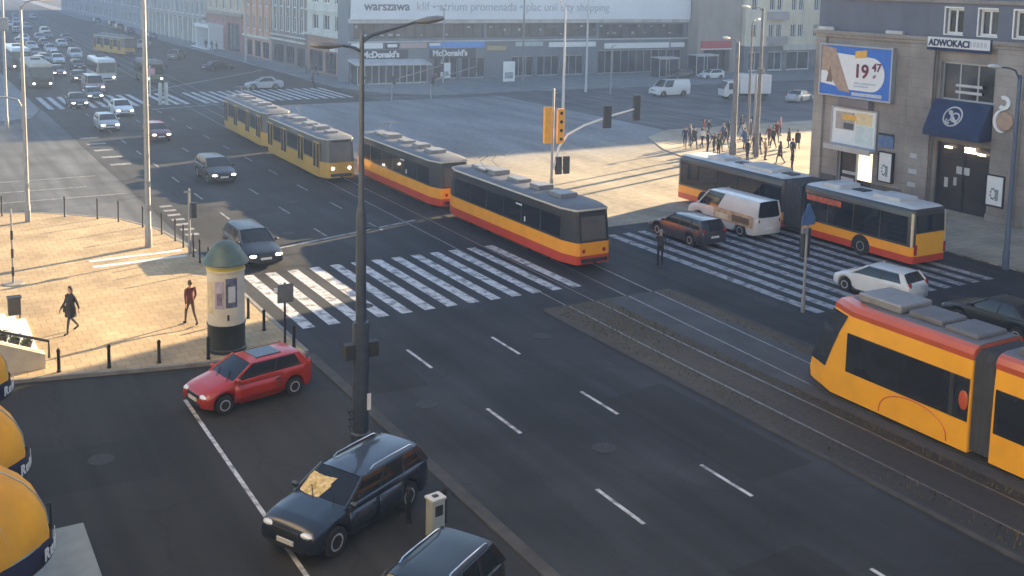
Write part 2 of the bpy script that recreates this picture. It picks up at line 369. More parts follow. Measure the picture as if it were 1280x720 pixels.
# pavements on the east side and at the far corners
ep = [(47, GY0 + 3), (150, GY0 + 3), (150, 76), (62, 77), (57.5, 74), (54.5, 68), (52.5, 60), (50.5, 54), (47, 48)]
struct(MB().prism(ep, -0.05, 0.06), "east_pavement", [P_EAST])
nep = [(200, 111), (200, 128.5), (52.2, 128.5), (52.2, 330), (60, 690), (56, 690), (47.3, 330), (47.3, 122), (50, 115), (55, 111)]
M_NEP = mat("north_pavement_slabs", (0.19, 0.20, 0.215), 0.85, var=0.2, scale=0.6)
struct(MB().prism(nep, -0.05, 0.11), "north_pavement", [M_NEP])
nwp = [(12.3, 112), (12.3, 180), (25.5, 700), (-100, 700), (-100, 104), (8, 104), (11, 106)]
struct(MB().prism(nwp, -0.05, 0.11), "west_pavement", [M_NEP])

# tram track bed
def trackx(y, far):
    pts = ([(-90, 27.4), (24, 27.4), (44, 28.4), (68, 28.4), (100, 29.4), (200, 33.0), (600, 47)] if far else [(-90, 24.75), (30, 24.75), (66, 25.5), (98, 26.4), (200, 30), (600, 44)])
    for (a, xa), (b, xb) in zip(pts[:-1], pts[1:]):
        if y <= b: return xa + (xb - xa) * (y - a) / (b - a)
    return pts[-1][1]
struct(MB().box(23.0, 29.6, GY0 + 4, 36.2, -0.05, 0.03), "track_bed_gravel", [blend("track_ballast", (.036, .036, .037), (.100, .080, .060), 1, 17, 33, 7, .35, 5.0)], bevel=0.0)
med = MB()
for x in (22.82, 29.6): med.box(x, x + 0.18, GY0 + 4, 35.9, -0.03, 0.05)
struct(med, "track_kerb", M_KERBW)
struct(MB().box(26.05, 28.85, GY0 + 4, 36.1, 0.0, 0.04), "track_slab", [M_SLAB])
for far in (0, 1):
    rl = MB()
    for s in (-0.7175, 0.7175):
        ys = list(range(-100, 201, 4)) + [260, 400, 600]
        for a, b in zip(ys[:-1], ys[1:]):
            xa, xb = trackx(a, far) + s, trackx(b, far) + s; za = 0.05 if b <= 36 else 0.006
            rl.add([(xa - .035, a, za), (xa + .035, a, za), (xb + .035, b, za), (xb - .035, b, za), (xa - .035, a, -.03), (xa + .035, a, -.03), (xb + .035, b, -.03), (xb - .035, b, -.03)],
                   [(0, 1, 2, 3), (0, 3, 7, 4), (1, 5, 6, 2), (0, 4, 5, 1), (3, 2, 6, 7)])
    struct(rl, "tram_rails", M_RAIL, smooth=0)
# grass tufts between the sleepers
gt = MB()
for k in range(2600):
    x = random.choice((random.uniform(23.1, 24.0), random.uniform(25.6, 26.05), random.uniform(28.8, 29.5))); y = random.betavariate(1.2, 1.4) * 30 + 8
    if random.random() < 0.25: x, y = random.uniform(23.3, 26), random.gauss(33, 2.2)
    if y > 36: continue
    h = random.uniform(.05, .16); a = random.uniform(0, 6.3); w = .02; dx, dy = math.cos(a), math.sin(a)
    gt.add([(x - dy * w, y + dx * w, .04), (x + dy * w, y - dx * w, .04), (x + dx * .07, y + dy * .07, .04 + h)], [(0, 1, 2)])
struct(gt, "track_grass", [mat("dry_grass", (0.10, 0.085, 0.035), 0.9, var=0.4, scale=0.7)], kind="stuff", smooth=0)

# painted markings
zb = MB()
for k in range(13):
    x = 13.35 + 1.045 * k; zb.sheet([(x, 38.35), (x + .5, 38.35), (x + .5, 46.55), (x, 46.55)], 0.002)
struct(zb, "zebra_crossing", M_PAINT, smooth=0)
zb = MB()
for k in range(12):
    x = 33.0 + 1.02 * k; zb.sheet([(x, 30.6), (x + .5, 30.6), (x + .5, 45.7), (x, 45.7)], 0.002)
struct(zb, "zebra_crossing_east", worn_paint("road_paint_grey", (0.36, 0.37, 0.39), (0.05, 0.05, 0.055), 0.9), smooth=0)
zb = MB()
for k in range(32):
    x = 13.2 + 1.02 * k
    if 23.2 < x < 24.2 or 27 < x < 28.3: continue
    zb.sheet([(x, 112.4), (x + .52, 112.4), (x + .52, 123.6), (x, 123.6)], 0.002)
struct(zb, "zebra_crossing_north", M_PAINT, smooth=0)
ln = MB()
for x, y0 in ((15.95, 34.4), (19.42, 34.2)):
    y = y0
    while y > -60:
        ln.sheet([(x - .06, y - 2.1), (x + .06, y - 2.1), (x + .06, y), (x - .06, y)], 0.002); y -= 6.1
struct(ln, "lane_dashes", M_PAINT, smooth=0)
ln = MB().sheet([(7.62, -60), (7.74, -60), (7.74, 33.4), (7.62, 33.4)], 0.005)
struct(ln, "parking_line", M_PAINT, smooth=0)
ln = MB()
for x in (15.95, 19.42, 22.6):
    for y in range(52, 108, 6): ln.sheet([(x - .06, y), (x + .06, y), (x + .06, y + 2), (x - .06, y + 2)], 0.002)
for y, x1 in ((67.7, 12.2), (70.9, 10.4), (74.5, 11.5)): ln.sheet([(-60, y - .09), (x1, y - .09), (x1, y + .09), (-60, y + .09)], 0.0)
for k in range(7):
    ln.sheet([(12.9 + k * .05, 55.2 + k * 1.25), (13.6 + k * .05, 55.2 + k * 1.25), (13.6 + k * .05, 55.65 + k * 1.25), (12.9 + k * .05, 55.65 + k * 1.25)], 0.002)
for k in range(5): ln.sheet([(13.1, 78 + k * 3.4), (14.5, 78 + k * 3.4), (14.5, 78.7 + k * 3.4), (13.1, 78.7 + k * 3.4)], 0.002)
ln.sheet([(22.3, 108.9), (33, 112.0), (33, 112.2), (22.3, 109.3)], 0.002)
ln.sheet([(25, 125.4), (46, 149.0), (46, 149.6), (25, 126.0)], 0.002)
struct(ln, "junction_markings", M_PAINT_OLD_SUN, smooth=0)
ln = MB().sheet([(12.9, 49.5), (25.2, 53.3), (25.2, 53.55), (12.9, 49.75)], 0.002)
struct(ln, "sun_strip", M_PAINT_OLD_SUN, smooth=0)  # strip of sun between the tram cars, painted onto the asphalt
ln = MB()
for y in (50.4, 51.5): ln.sheet([(7.6, y), (11.9, y + .25), (11.9, y + .6), (7.6, y + .35)], 0.124)
struct(ln, "plaza_lines", M_PAINT_PLAZA, smooth=0)

M_IRON = mat("cast_iron", (.035, .034, .033), .7, .3, var=.3, scale=8)
mh = MB()
for x, y in ((14.4, 29.5), (17.6, 24.2), (21.2, 33.4), (17.8, 53.5), (20.6, 61.0), (4.6, 30.2), (36.2, 26.5), (40.4, 29.4), (16.6, 40.0)):
    z = .124 if y > 37.4 and x < 12 else .0045; mh.lathe([(.36, z - .02), (.36, z), (.30, z + .002), (.02, z + .002)], 24, c=(x, y))
struct(mh, "manhole_covers", M_IRON, smooth=0)
M_PATCH = asphalt("asphalt_patch", 0.018, (1, 1, 1.06), 0.2)
pt = MB()
for pts in ([(13.0, 31.0), (15.2, 30.9), (15.3, 33.6), (13.1, 33.7)], [(19.9, 20.5), (22.4, 20.6), (22.3, 27.4), (19.8, 27.2)], [(16.4, 13.0), (18.9, 13.1), (18.8, 17.5), (16.3, 17.4)], [(14.0, 57.5), (19.0, 58.9), (18.9, 60.1), (14.0, 58.6)], [(1.8, 28.6), (5.9, 28.4), (6.0, 31.2), (1.9, 31.4)], [(34.0, 18.0), (36.6, 18.0), (36.6, 29.0), (34.0, 29.0)]):
    pt.sheet(pts, .0015)
struct(pt, "road_patches", M_PATCH, smooth=0)

# ------------------------------------------------------------------ buildings
M_STONE = paving("ashlar_stone", (0.33, 0.29, 0.25), (0.30, 0.265, 0.23), (0.215, 0.19, 0.165), 0.62, 0.38, wall=True)
M_STONED = mat("dark_plinth_stone", (0.13, 0.115, 0.10), 0.8, var=0.25, scale=1.5, bump=0.2)
M_RENDER = mat("blue_grey_render", (0.155, 0.165, 0.195), 0.9, var=0.1, scale=0.5, bump=0.1, grime=0.25)
M_CREAM = mat("cream_render", (0.74, 0.66, 0.50), 0.9, var=0.08, scale=0.4, grime=0.2)
M_TAUPE = mat("taupe_render", (0.36, 0.31, 0.27), 0.9, var=0.08, scale=0.4, grime=0.2)
M_GREYF = mat("grey_facade", (0.42, 0.38, 0.36), 0.9, var=0.12, scale=0.4, grime=0.3)
M_PINK = mat("pink_render", (0.58, 0.35, 0.28), 0.9, var=0.08, scale=0.4, grime=0.25)
M_ORANGE = mat("salmon_render", (0.66, 0.35, 0.19), 0.9, var=0.08, scale=0.4, grime=0.2)
M_BROWN = mat("brown_render", (0.22, 0.18, 0.17), 0.9, var=0.15, scale=0.4, grime=0.25)
M_IVORY = mat("ivory_render", (0.66, 0.63, 0.56), 0.9, var=0.07, scale=0.4, grime=0.2)
M_ROOF = mat("roof_felt", (0.10, 0.10, 0.105), 0.9, var=0.2)
M_NAVY = mat("navy_canvas", (0.016, 0.030, 0.085), 0.8, var=0.2, scale=2)
M_BLUE = mat("advert_blue", (0.035, 0.16, 0.55), 0.5, var=0.06)
M_WOOD = mat("advert_wood", (0.42, 0.29, 0.20), 0.6, var=0.15, scale=3)
M_AMBER = mat("advert_amber", (0.80, 0.42, 0.05), 0.5, var=0.1)
M_MAROON = mat("advert_maroon", (0.16, 0.012, 0.03), 0.5)
M_ALU = mat("aluminium_frame", (0.42, 0.43, 0.45), 0.45, 0.5, var=0.08)
M_DARKSHOP = mat("dark_shopfront", (0.028, 0.024, 0.024), 0.35, var=0.5, scale=0.7)

def shell(name, label, loc, x0, x1, y0, y1, h, holes_by, m, roof=True, mats=None, zones=(), depth=0.2):
    """A block with its facades; holes_by maps a facing to openings given as (u0, u1, v0, v1)."""
    b = thing(name, label, "building", loc)
    mb = MB()
    sides = {'-x': ((x0, y1, 0), y1 - y0), '+x': ((x1, y0, 0), y1 - y0), '-y': ((x0, y0, 0), x1 - x0), '+y': ((x1, y1, 0), x1 - x0)}
    for f, (o, w) in sides.items():
        mb.X = wall_m(o, f); facade(mb, 0, w, 0, h, holes_by.get(f, []), depth, 0, zones=zones)
    mb.X = Matrix.Identity(4)
    mb.build("wall", mats or [m], b, smooth=0)
    if roof:
        rm = MB().box(x0 - .35, x1 + .35, y0 - .35, y1 + .35, h + .003, h + .45); rm.box(x0 + 1, x1 - 1, y0 + 1, y1 - 1, h + .453, h + 1.2)
        rm.build("roof", M_ROOF, b, smooth=0)
    return b, {f: (lambda mtx: mtx)(wall_m(o, f)) for f, (o, w) in sides.items()}

# --- stone corner house on the right: west face on x=55.5, its north corner at y=52.7
CB = (55.5, 86, -40, 52.7)
u = lambda y: 52.7 - y                                             # position along the west face
holes = [(u(50.4), u(47.4), 0.12, 2.8), (u(42.6), u(38.85), 0.14, 4.3), (u(42.6), u(38.9), 6.9, 9.2), (u(36.2), u(32.6), 0.14, 4.3), (u(36.2), u(32.6), 6.9, 9.2)]
wins = []
for k in range(16):
    yc = 41.9 - 2.3 * k
    wins.append((u(yc) - .62, u(yc) + .62, 10.9, 12.45))
for fl in (14.1, 17.3, 20.5):
    for k in range(22): wins.append((1.6 + k * 2.35, 2.85 + k * 2.35, fl, fl + 1.9))
cb, CW = shell("corner_tenement", "grey stone corner building with billboard and dark blue shop awning", (0, 0, 0), *CB, 24.5,
               {'-x': holes + wins, '+y': [(2 + k * 2.6, 3.3 + k * 2.6, z, z + 1.8) for k in range(11) for z in (11, 14.1, 17.3, 20.5)]}, M_STONE, mats=[M_STONE, M_RENDER], zones=[(10.45, 1)], depth=0.28)
W = CW['-x']
def on_wall(mb, y, z): return (u(y), 0, z)
mb = MB(); mb.X = W
mb.box(-.25, 95, -.02, .38, 10.42, 10.66); mb.box(-.1, 95, -.02, .22, 10.2, 10.417); mb.box(-.1, 95, -.02, .16, 12.75, 12.98)
mb.box(-.6, 95, -.02, .6, 24.0, 24.49)
mb.build("cornice", [M_STONE], cb, smooth=0, bevel=.03)
for a, b in ((0.0, 0.9), (7.9, 9.7), (14.0, 15.7), (20.6, 22.2), (27, 28.4), (33, 34.4)):
    mb = MB(); mb.X = W; mb.box(a, b, -.02, .2, 0.5, 10.195); mb.box(a - .06, b + .06, -.02, .27, 0.06, .503)
    mb.build("pilaster", [M_STONE], cb, smooth=0, bevel=.03)
for a, b in ((0.97, 2.2), (5.4, 7.83)):
    mb = MB(); mb.X = W; mb.box(a, b, -.02, .08, 0.0, .75); mb.build("plinth", [M_STONED], cb, smooth=0)
for k, wn in enumerate(wins):
    window(cb, W, *wn, depth=0.28, mull=1, fw=.13, trans=0)
mb = MB(); mb.X = W
for wn in wins[:16]:
    a, b, c, d = wn
    mb.box(a - .09, a, -.01, .05, c, d + .1); mb.box(a, b, -.01, .05, d + .003, d + .1)
mb.build("window_surround", [M_WHITE], cb, smooth=0)
for a, b in ((u(42.6), u(38.9)), (u(36.2), u(32.6))):
    w = window(cb, W, a, b, 6.9, 9.2, depth=.28, mf=M_ALU, mull=2, fw=.1)
mb = MB(); mb.X = W                                               # display shelves seen through the mezzanine glass
for z in (7.35, 7.75): mb.box(u(41.6), u(39.8), -.2, -.14, z, z + .16)
mb.build("display_shelf", [M_WHITEG], cb, smooth=0)
for a, b in ((u(42.6), u(38.85)), (u(36.2), u(32.6))):
    mb = MB(); mb.X = W; n = -.27
    mb.quad((a, n, .14), (b, n, .14), (b, n, 4.3), (a, n, 4.3), 0)
    for x in (a, (a + b) / 2 - .05, b - .1): mb.box(x, x + .1, n + .005, n + .1, .14, 4.3, 1)
    mb.box(a, b, n + .003, n + .08, 3.3, 3.42, 1)
    mb.box(a + .6, a + .85, n + .02, n + .06, 1.5, 2.1, 2); mb.box(a + 1.25, a + 1.45, n + .02, n + .06, 1.7, 2.2, 2); mb.box(a + 1.4, a + 2.3, n + .02, n + .06, 2.45, 2.9, 2)
    mb.build("shop_door", [M_DARKSHOP, M_PLAST, M_WHITEG], cb, smooth=0)
for zz, y0, y1 in ((3.95, 42.0, 41.5), (4.05, 40.6, 39.9), (3.85, 40.6, 39.8), (3.8, 39.7, 39.2)):
    mb = MB(); mb.X = W; mb.box(u(y0), u(y1), -.1, -.04, zz, zz + .12)
    mb.build("shop_lamp", [mat("shop_lamp_glow", (1, .8, .6), .5, emit=1.6, ecol=(1, .72, .5))], cb, smooth=0)
mb = MB(); mb.X = W                                               # glazed entry on the corner
a, b = u(50.4), u(47.4); n = -.27
mb.quad((a, n, .12), (b, n, .12), (b, n, 2.8), (a, n, 2.8), 0)
mb.box(a + 1.65, b - .2, n + .01, n + .05, .75, 2.7, 1); mb.box(a + .3, a + 1.5, n + .01, n + .05, 1.0, 1.2, 2); mb.box(a + .2, a + 1.3, n + .01, n + .05, .4, .75, 2)
for x in (a, a + 1.5, b - .12): mb.box(x, x + .12, n + .06, n + .12, .12, 2.8, 3)
mb.build("shop_window", [M_DARKSHOP, mat("lit_display", (.85, .78, .5), .6, emit=.35, ecol=(1, .9, .55)), M_WHITEG, M_ALU], cb, smooth=0)
mb = MB(); mb.X = W; mb.box(u(50.9), u(46.9), -.02, .9, 2.83, 2.98); mb.box(u(50.9), u(46.9), .85, .95, 2.7, 3.05)
mb.build("entrance_canopy", [M_ALU], cb, smooth=0)
for y0, z, w in ((44.35, 2.0, .5), (44.35, 1.15, .45), (44.3, 3.0, .4)):
    mb = MB(); mb.X = W; mb.box(u(y0), u(y0) + w * 1.3, .203, .24, z, z + .28); mb.build("wall_plaque", [M_WHITEG], cb, smooth=0)
mb = MB(); mb.X = W
for y in (51.7, 46.0): mb.box(u(y) - .65, u(y) + .65, .12, .42, 10.67, 10.9)
mb.build("floodlight", [M_WHITEG], cb, smooth=0, bevel=.03)
mb = MB(); mb.X = W; mb.tube([(9.93, .2, .1), (9.93, .2, 10.2)], .07, 8)
mb.build("drainpipe", [M_STONED], cb)

# billboard with price advert
bb = thing("wall_billboard", "large blue billboard showing price 19 47 on the stone corner building", "billboard", (55.5, 49, 8))
B = wall_m((0, 3.1, 0), '-x'); w, h = 6.15, 3.55
mb = MB(); mb.X = B @ Matrix.Translation((0, 0, -h / 2))
for a, b, c, d in ((0, w, 0, .12), (0, w, h - .12, h), (0, .12, .12, h - .12), (w - .12, w, .12, h - .12)): mb.box(a, b, .02, .42, c, d)
mb.build("frame", [M_ALU], bb, smooth=0, bevel=.015)
mb = MB(); mb.X = B @ Matrix.Translation((0, 0, -h / 2))
mb.box(.12, w - .12, .04, .34, .12, h - .12)
mb.build("poster", [M_BLUE], bb, smooth=0)
def plate(pts, n, mi=0, mb=None):
    mb.add([(a, n, b) for a, b in pts], [tuple(range(len(pts)))], mi)
mb = MB(); mb.X = B @ Matrix.Translation((0, 0, -h / 2))
pill = [(.13, .85), (1.4, .85), (1.4, 2.9), (1.6, 2.85)] + [(4.45 + 1.08 * math.sin(t), 1.68 + 1.12 * math.cos(t)) for t in [math.pi * k / 14 for k in range(15)]] + [(2.6, .56)]
plate([(.13, .85), (1.4, .72), (2.7, .56), (4.45, .56)] + [(4.45 + 1.08 * math.sin(t), 1.68 - 1.12 * math.cos(t)) for t in [math.pi * k / 14 for k in range(1, 14)]] + [(4.45, 2.8), (1.5, 2.95), (.6, 1.7), (.13, 1.7)], .345, 0, mb)
plate([(.13, 1.72), (.62, 1.72), (1.75, .45), (2.75, .35), (1.35, 3.25), (.13, 3.4)], .35, 1, mb)
plate([(.62, .95), (1.2, .95), (.95, 2.1)], .354, 2, mb)
plate([(3.05, 2.68), (4.0, 2.78), (4.0, 3.28), (3.05, 3.15)], .356, 3, mb)
plate([(3.05, .98), (4.9, 1.02), (4.9, 1.12), (3.05, 1.1)], .356, 4, mb); plate([(3.05, .78), (4.3, .82), (4.3, .92), (3.05, .9)], .356, 4, mb)
plate([(2.9, .2), (5.4, .22), (5.4, .45), (2.9, .42)], .352, 4, mb)
mb.build("poster_picture", [M_WHITE, M_WOOD, mat("wood_dark_gap", (.23, .15, .09), .7), M_AMBER, mat("advert_grey", (.5, .54, .6), .6)], bb, smooth=0)  # dark brown triangle printed in the wood picture
text("price_digits", "19", 1.25, (-.36, 3.1 - 3.0, 1.45 - h / 2), '-x', M_MAROON, bb, bold=.03)
text("price_digits", "47", .74, (-.36, 3.1 - 4.5, 1.95 - h / 2), '-x', M_MAROON, bb, bold=.015)
text("price_unit", "zł", .36, (-.36, 3.1 - 4.6, 1.5 - h / 2), '-x', M_MAROON, bb)
mb = MB(); mb.X = B; mb.box(2.6, 3.3, .05, .35, -h / 2 - .32, -h / 2 - .02); mb.build("lamp_box", [M_WHITE], bb, smooth=0)

def poster_case(label, y0, y1, z0, z1, fn, frame=M_ALU, fw=.12, d=.18):
    t = thing("poster_case", label, "poster", (55.5, (y0 + y1) / 2, (z0 + z1) / 2)); w, h = y0 - y1, z1 - z0
    X = wall_m((0, w / 2, -h / 2), '-x')
    mb = MB(); mb.X = X
    for a, b, c, e in ((0, w, 0, fw), (0, w, h - fw, h), (0, fw, fw, h - fw), (w - fw, w, fw, h - fw)): mb.box(a, b, .01, d, c, e)
    mb.build("frame", [frame], t, smooth=0, bevel=.01)
    mb = MB(); mb.X = X; mb.box(fw, w - fw, .012, d - .05, fw, h - fw, 0); ms = fn(mb, w, h, d - .045)
    mb.build("poster", ms, t, smooth=0); return t
def p_a(mb, w, h, n):
    mb.box(w * .1, w * .52, n - .04, n, h * .42, h * .88, 1); mb.box(w * .25, w * .55, n, n + .008, h * .68, h * .82, 2)
    mb.box(w * .55, w * .9, n - .04, n + .002, h * .6, h * .9, 3); mb.box(w * .12, w * .5, n - .03, n + .003, h * .14, h * .4, 0); mb.box(w * .28, w * .5, n, n + .01, h * .44, h * .6, 4)
    mb.box(w * .55, w * .92, n - .04, n + .004, h * .1, h * .58, 5)
    return [M_WHITE, mat("poster_taupe", (.42, .36, .30), .6), M_AMBER, mat("poster_straw", (.80, .62, .33), .6), mat("poster_charcoal", (.09, .085, .10), .6), mat("poster_mist", (.62, .70, .66), .6)]
poster_case("aluminium poster case with amber and grey panels under the big billboard", 51.0, 47.1, 2.95, 5.55, p_a)
mb = MB(); mb.box(55.0, 55.5, 47.6, 50.2, 5.62, 6.2); tag(mb.build("transformer_box", [M_BROWN], None, smooth=0, bevel=.02), "brown metal box between the billboard and the poster case", "box")
def p_b(mb, w, h, n):
    for k in range(9):
        a = 2 * math.pi * k / 9; mb.box(w * (.42 + .13 * math.cos(a)) - .04, w * (.42 + .13 * math.cos(a)) + .05, n, n + .004 + .001 * k, h * (.4 + .16 * math.sin(a)) - .06, h * (.4 + .16 * math.sin(a)) + .06, 1)
    mb.box(w * .55, w * .7, n, n + .02, h * .2, h * .55, 2)
    return [M_WHITE, mat("poster_ink", (.16, .15, .17), .6), mat("poster_green", (.22, .30, .27), .6)]
poster_case("small black framed white poster with a grey green print left of the pale pilaster", 46.75, 45.6, 1.05, 3.05, p_b, M_BLACK, .07, .28)
poster_case("black framed white poster with dark roundel print right of the shop door", 38.85, 37.6, 1.0, 2.9, p_b, M_BLACK, .09, .28)
mb = MB(); X = wall_m((55.5, 46.95, 0), '-x'); mb.X = X
mb.box(0, 1.2, .02, .12, 3.3, 4.1, 0); mb.box(.05, 1.15, .02, .16, 4.1, 4.22, 1)
tag(mb.build("shop_notice_board", [mat("notice_blue", (.10, .16, .30), .6, var=.3), M_BLACK], None, smooth=0), "blue notice board above the small framed poster", "sign")

# sign strip of the law office
sg = thing("office_sign", "white strip sign reading ADWOKACI below the upper windows", "sign", (55.5, 41.2, 10.35))
mb = MB(); mb.X = wall_m((0, 2.15, -.28), '-x'); mb.box(0, 4.3, .39, .47, 0, .62); mb.build("sign_board", [M_PLATE], sg, smooth=0)
mb = MB(); mb.X = wall_m((0, 2.2, -.34), '-x'); mb.box(0, 4.4, .36, .45, -.12, .055); mb.box(4.31, 4.42, .36, .46, .058, .7); mb.build("sign_frame", [M_NAVY], sg, smooth=0)
text("lettering", "ADWOKACI", .56, (-.49, 2.05, -.18), '-x', M_NAVY, sg, bold=.015, sx=.92)
mb = MB(); mb.X = wall_m((0, 2.15, -.28), '-x')
for k in range(5): mb.box(2.95 + .24 * k, 3.12 + .24 * k, .475, .482, .15, .45)
mb.build("small_lettering", [mat("sign_pale_grey", (.5, .53, .55), .6)], sg, smooth=0)

# navy awning with its roundel
aw = thing("shop_awning", "dark navy blue awning with white round emblem above the shop door", "awning", (55.5, 40.8, 5))
mb = MB(); mb.X = wall_m((0, 1.95, 0), '-x')
mb.loft([[(0, .02, 1.9), (0, .25, 1.9), (0, 1.15, .12), (0, 1.15, -.25), (0, 1.12, -.25), (0, .02, -.2)], [(3.9, .02, 1.9), (3.9, .25, 1.9), (3.9, 1.15, .12), (3.9, 1.15, -.25), (3.9, 1.12, -.25), (3.9, .02, -.2)]])
mb.build("canopy", [M_NAVY], aw, smooth=0, fix=True)
nrm = Vector((1.78, .9)).normalized()
def awn_pt(a, t, off=.012):   # on the sloping cloth
    n0, z0 = .25 + .9 * t, 1.9 - 1.78 * t; return (a, n0 + nrm.x * off, z0 + nrm.y * off)
mb = MB(); mb.X = wall_m((0, 1.95, 0), '-x')
def ring(ca, ct, r0, r1, a0=0, a1=2 * math.pi, n=28):
    for k in range(n):
        p, q = a0 + (a1 - a0) * k / n, a0 + (a1 - a0) * (k + 1) / n
        mb.add([awn_pt(ca + r * math.cos(t), ct + r * math.sin(t) / 2.0) for r, t in ((r0, p), (r1, p), (r1, q), (r0, q))], [(0, 1, 2, 3)])
ring(1.72, .5, .56, .66); ring(1.9, .52, .22, .32); ring(1.5, .38, .0, .14); ring(1.5, .66, .1, .2, .5, 4.2); ring(1.72, .72, .2, .28, 2.6, 5.6)
mb.add([awn_pt(1.3, .35, .014), awn_pt(1.42, .3, .014), awn_pt(2.15, .68, .014), awn_pt(2.05, .74, .014)], [(0, 1, 2, 3)])
mb.build("emblem", [M_WHITEG], aw, smooth=0)

# round fascia sign
rs = thing("round_sign", "round tan sign with a white crescent on stone right of the awning", "sign", (55.5, 37.95, 6.1))
mb = MB(); mb.X = wall_m((-.2, 0, 0), '-x')
def disc(c, r, n0, n1, mi=0, N=28): mb.loft([[(c[0] + r * math.cos(t), n, c[1] + r * math.sin(t)) for t in [2 * math.pi * k / N for k in range(N)]] for n in (n0, n1)], mi)
disc((.1, 0), .52, .03, .16); mb.build("disc", [M_WOOD], rs, fix=True)
mb = MB(); mb.X = wall_m((-.2, 0, 0), '-x')
for k in range(16):
    a0, a1 = math.pi * (.55 + .95 * k / 16), math.pi * (.55 + .95 * (k + 1) / 16); w0, w1 = .17 * math.sin(math.pi * k / 16) + .02, .17 * math.sin(math.pi * (k + 1) / 16) + .02
    pts = [(.5, a0), (.5 + w0, a0), (.5 + w1, a1), (.5, a1)]
    mb.loft([[(.1 + r * math.cos(t) * 1.05, n, r * math.sin(t) * 1.25) for r, t in pts] for n in (.05, .2)])
mb.build("crescent", [M_WHITE], rs, smooth=0, fix=True)
rs2 = thing("small_round_sign", "small white ring sign above the larger round tan sign", "sign", (55.5, 38.0, 7.15))
mb = MB(); mb.X = wall_m((-.2, 0, 0), '-x')
for k in range(18):
    a0, a1 = math.pi * (-.75 + 1.4 * k / 18), math.pi * (-.75 + 1.4 * (k + 1) / 18)
    mb.loft([[(r * math.cos(t), n, r * math.sin(t)) for r, t in ((.2, a0), (.42, a0), (.42, a1), (.2, a1))] for n in (.03, .16)])
mb.build("ring", [M_WHITE], rs2, smooth=0, fix=True)

# --- gallery across the junction: facade on y=126.5
GB = (50.2, 105.2, 126.5, 130.4)
sx = GB[0]
hol = [(0.6, 19.5, 5.75, 7.65), (19.9, 38.0, 5.75, 7.65), (38.6, 54.2, 5.45, 7.5)] + [(a, a + 3.6, 0.3, 3.1) for a in (12.0, 16.2, 24, 28.2, 32.4)] + [(38.5, 54, 0.3, 3.7)]
hol += [(1 + k * 3.4, 3.6 + k * 3.4, z, z + 1.9) for k in range(16) for z in (13.2, 16.4, 19.6)]
gl, GW = shell("shopping_gallery", "long grey shopping gallery with dark window bands behind the junction", (0, 0, 0), *GB, 23, {'-y': hol}, mat("gallery_grey", (.165, .18, .205), .8, var=.12, scale=.3, grime=.2), depth=.25)
Wg = GW['-y']
MB().box(66, 105.0, 130.41, 160, 0, 21).build("rear_wing", [MATS["gallery_grey"]], gl, smooth=0)
for i, hh in enumerate(hol):
    window(gl, Wg, *hh, depth=.25, mf=(M_ALU if i > 2 else M_PLAST), mg=(M_GLASSB), mull=(max(1, int((hh[1] - hh[0]) / 1.5)) if i < 9 else 1), fw=.1, sill=False)
mb = MB(); mb.X = Wg; mb.box(-.1, 55.1, -.02, .35, 7.75, 8.25); mb.box(-.1, 55.1, -.02, .22, 5.25, 5.42)
mb.build("ledge", [M_WHITEG], gl, smooth=0)
for k in range(46):
    if random.random() < .45:
        mb = MB(); mb.X = Wg; a = .9 + k * 1.15; z = 5.9 + random.choice((.15, .7, 1.2)); mb.box(a, a + random.uniform(.3, .7), -.245, -.238, z, z + random.uniform(.15, .4))
        mb.build("ceiling_light", [mat("office_light", (.30, .31, .33), .6)], gl, smooth=0)
mb = MB(); mb.X = Wg
mb.box(.3, 4.6, .01, .14, 4.5, 5.2, 0); mb.box(5.0, 6.8, .01, .14, 4.45, 5.2, 1); mb.box(5.25, 6.6, .14, .17, 4.62, 5.05, 0); mb.box(7.1, 10.9, .01, .1, 4.5, 5.15, 2)
mb.box(11.3, 12.9, .01, .12, 4.75, 5.1, 0); mb.box(12.95, 19.6, .01, .12, 4.42, 5.22, 3); mb.box(11.3, 12.9, .01, .1, 4.42, 4.745, 3); mb.box(39.5, 51.4, .01, .2, 3.95, 4.75, 0); mb.box(51.8, 54.4, .01, .18, 4.0, 4.7, 0)
mb.box(20, 23, .01, .14, 4.0, 4.6, 4); mb.box(30, 38, .01, .1, 4.3, 5.0, 0); mb.box(24.5, 29, .01, .1, 4.5, 5.1, 5)
mb.build("fascia_strip", [M_WHITE, M_BLACK, mat("fascia_pink", (.50, .34, .33), .7), mat("fascia_blue", (.09, .28, .68), .5), mat("fascia_tan", (.45, .34, .18), .7), mat("fascia_mint", (.42, .50, .48), .7)], gl, smooth=0)
def gsign(label, x, z, s):
    t = thing("restaurant_sign", label, "sign", (x, 126.5, z)); mb = MB().box(-.3, 6.5, -.16, -.01, -.35, .95); mb.build("sign_board", [mat("sign_slate", (.035, .045, .06), .6)], t, smooth=0)
    text("lettering", "McDonald's", 1.12, (0, -.2, 0), '-y', M_WHITE, t, bold=.035, ext=.03, sx=.98); return t
gsign("white McDonald's lettering above the glass pavilion", 51.9, 3.35, 1)
gsign("white McDonald's lettering under the bright blue fascia", 61.9, 3.38, 1)
bl = thing("roof_billboard", "long white banner reading warszawa klif along the top of the gallery", "billboard", (50.3, 126.5, 8.3))
MB().box(0, 54.7, -.62, -.3, .1, 3.3).build("banner", [mat("banner_white", (.74, .74, .76), .6, var=.04, scale=.3)], bl, smooth=0)
MB().box(-.1, 54.8, -.66, -.28, -.05, .095).box(54.55, 54.85, -.66, -.28, .1, 3.3).build("frame", [M_WHITE], bl, smooth=0)
M_INK = mat("banner_ink", (.13, .13, .17), .7); M_INK2 = mat("banner_ink_pale", (.40, .40, .45), .7)
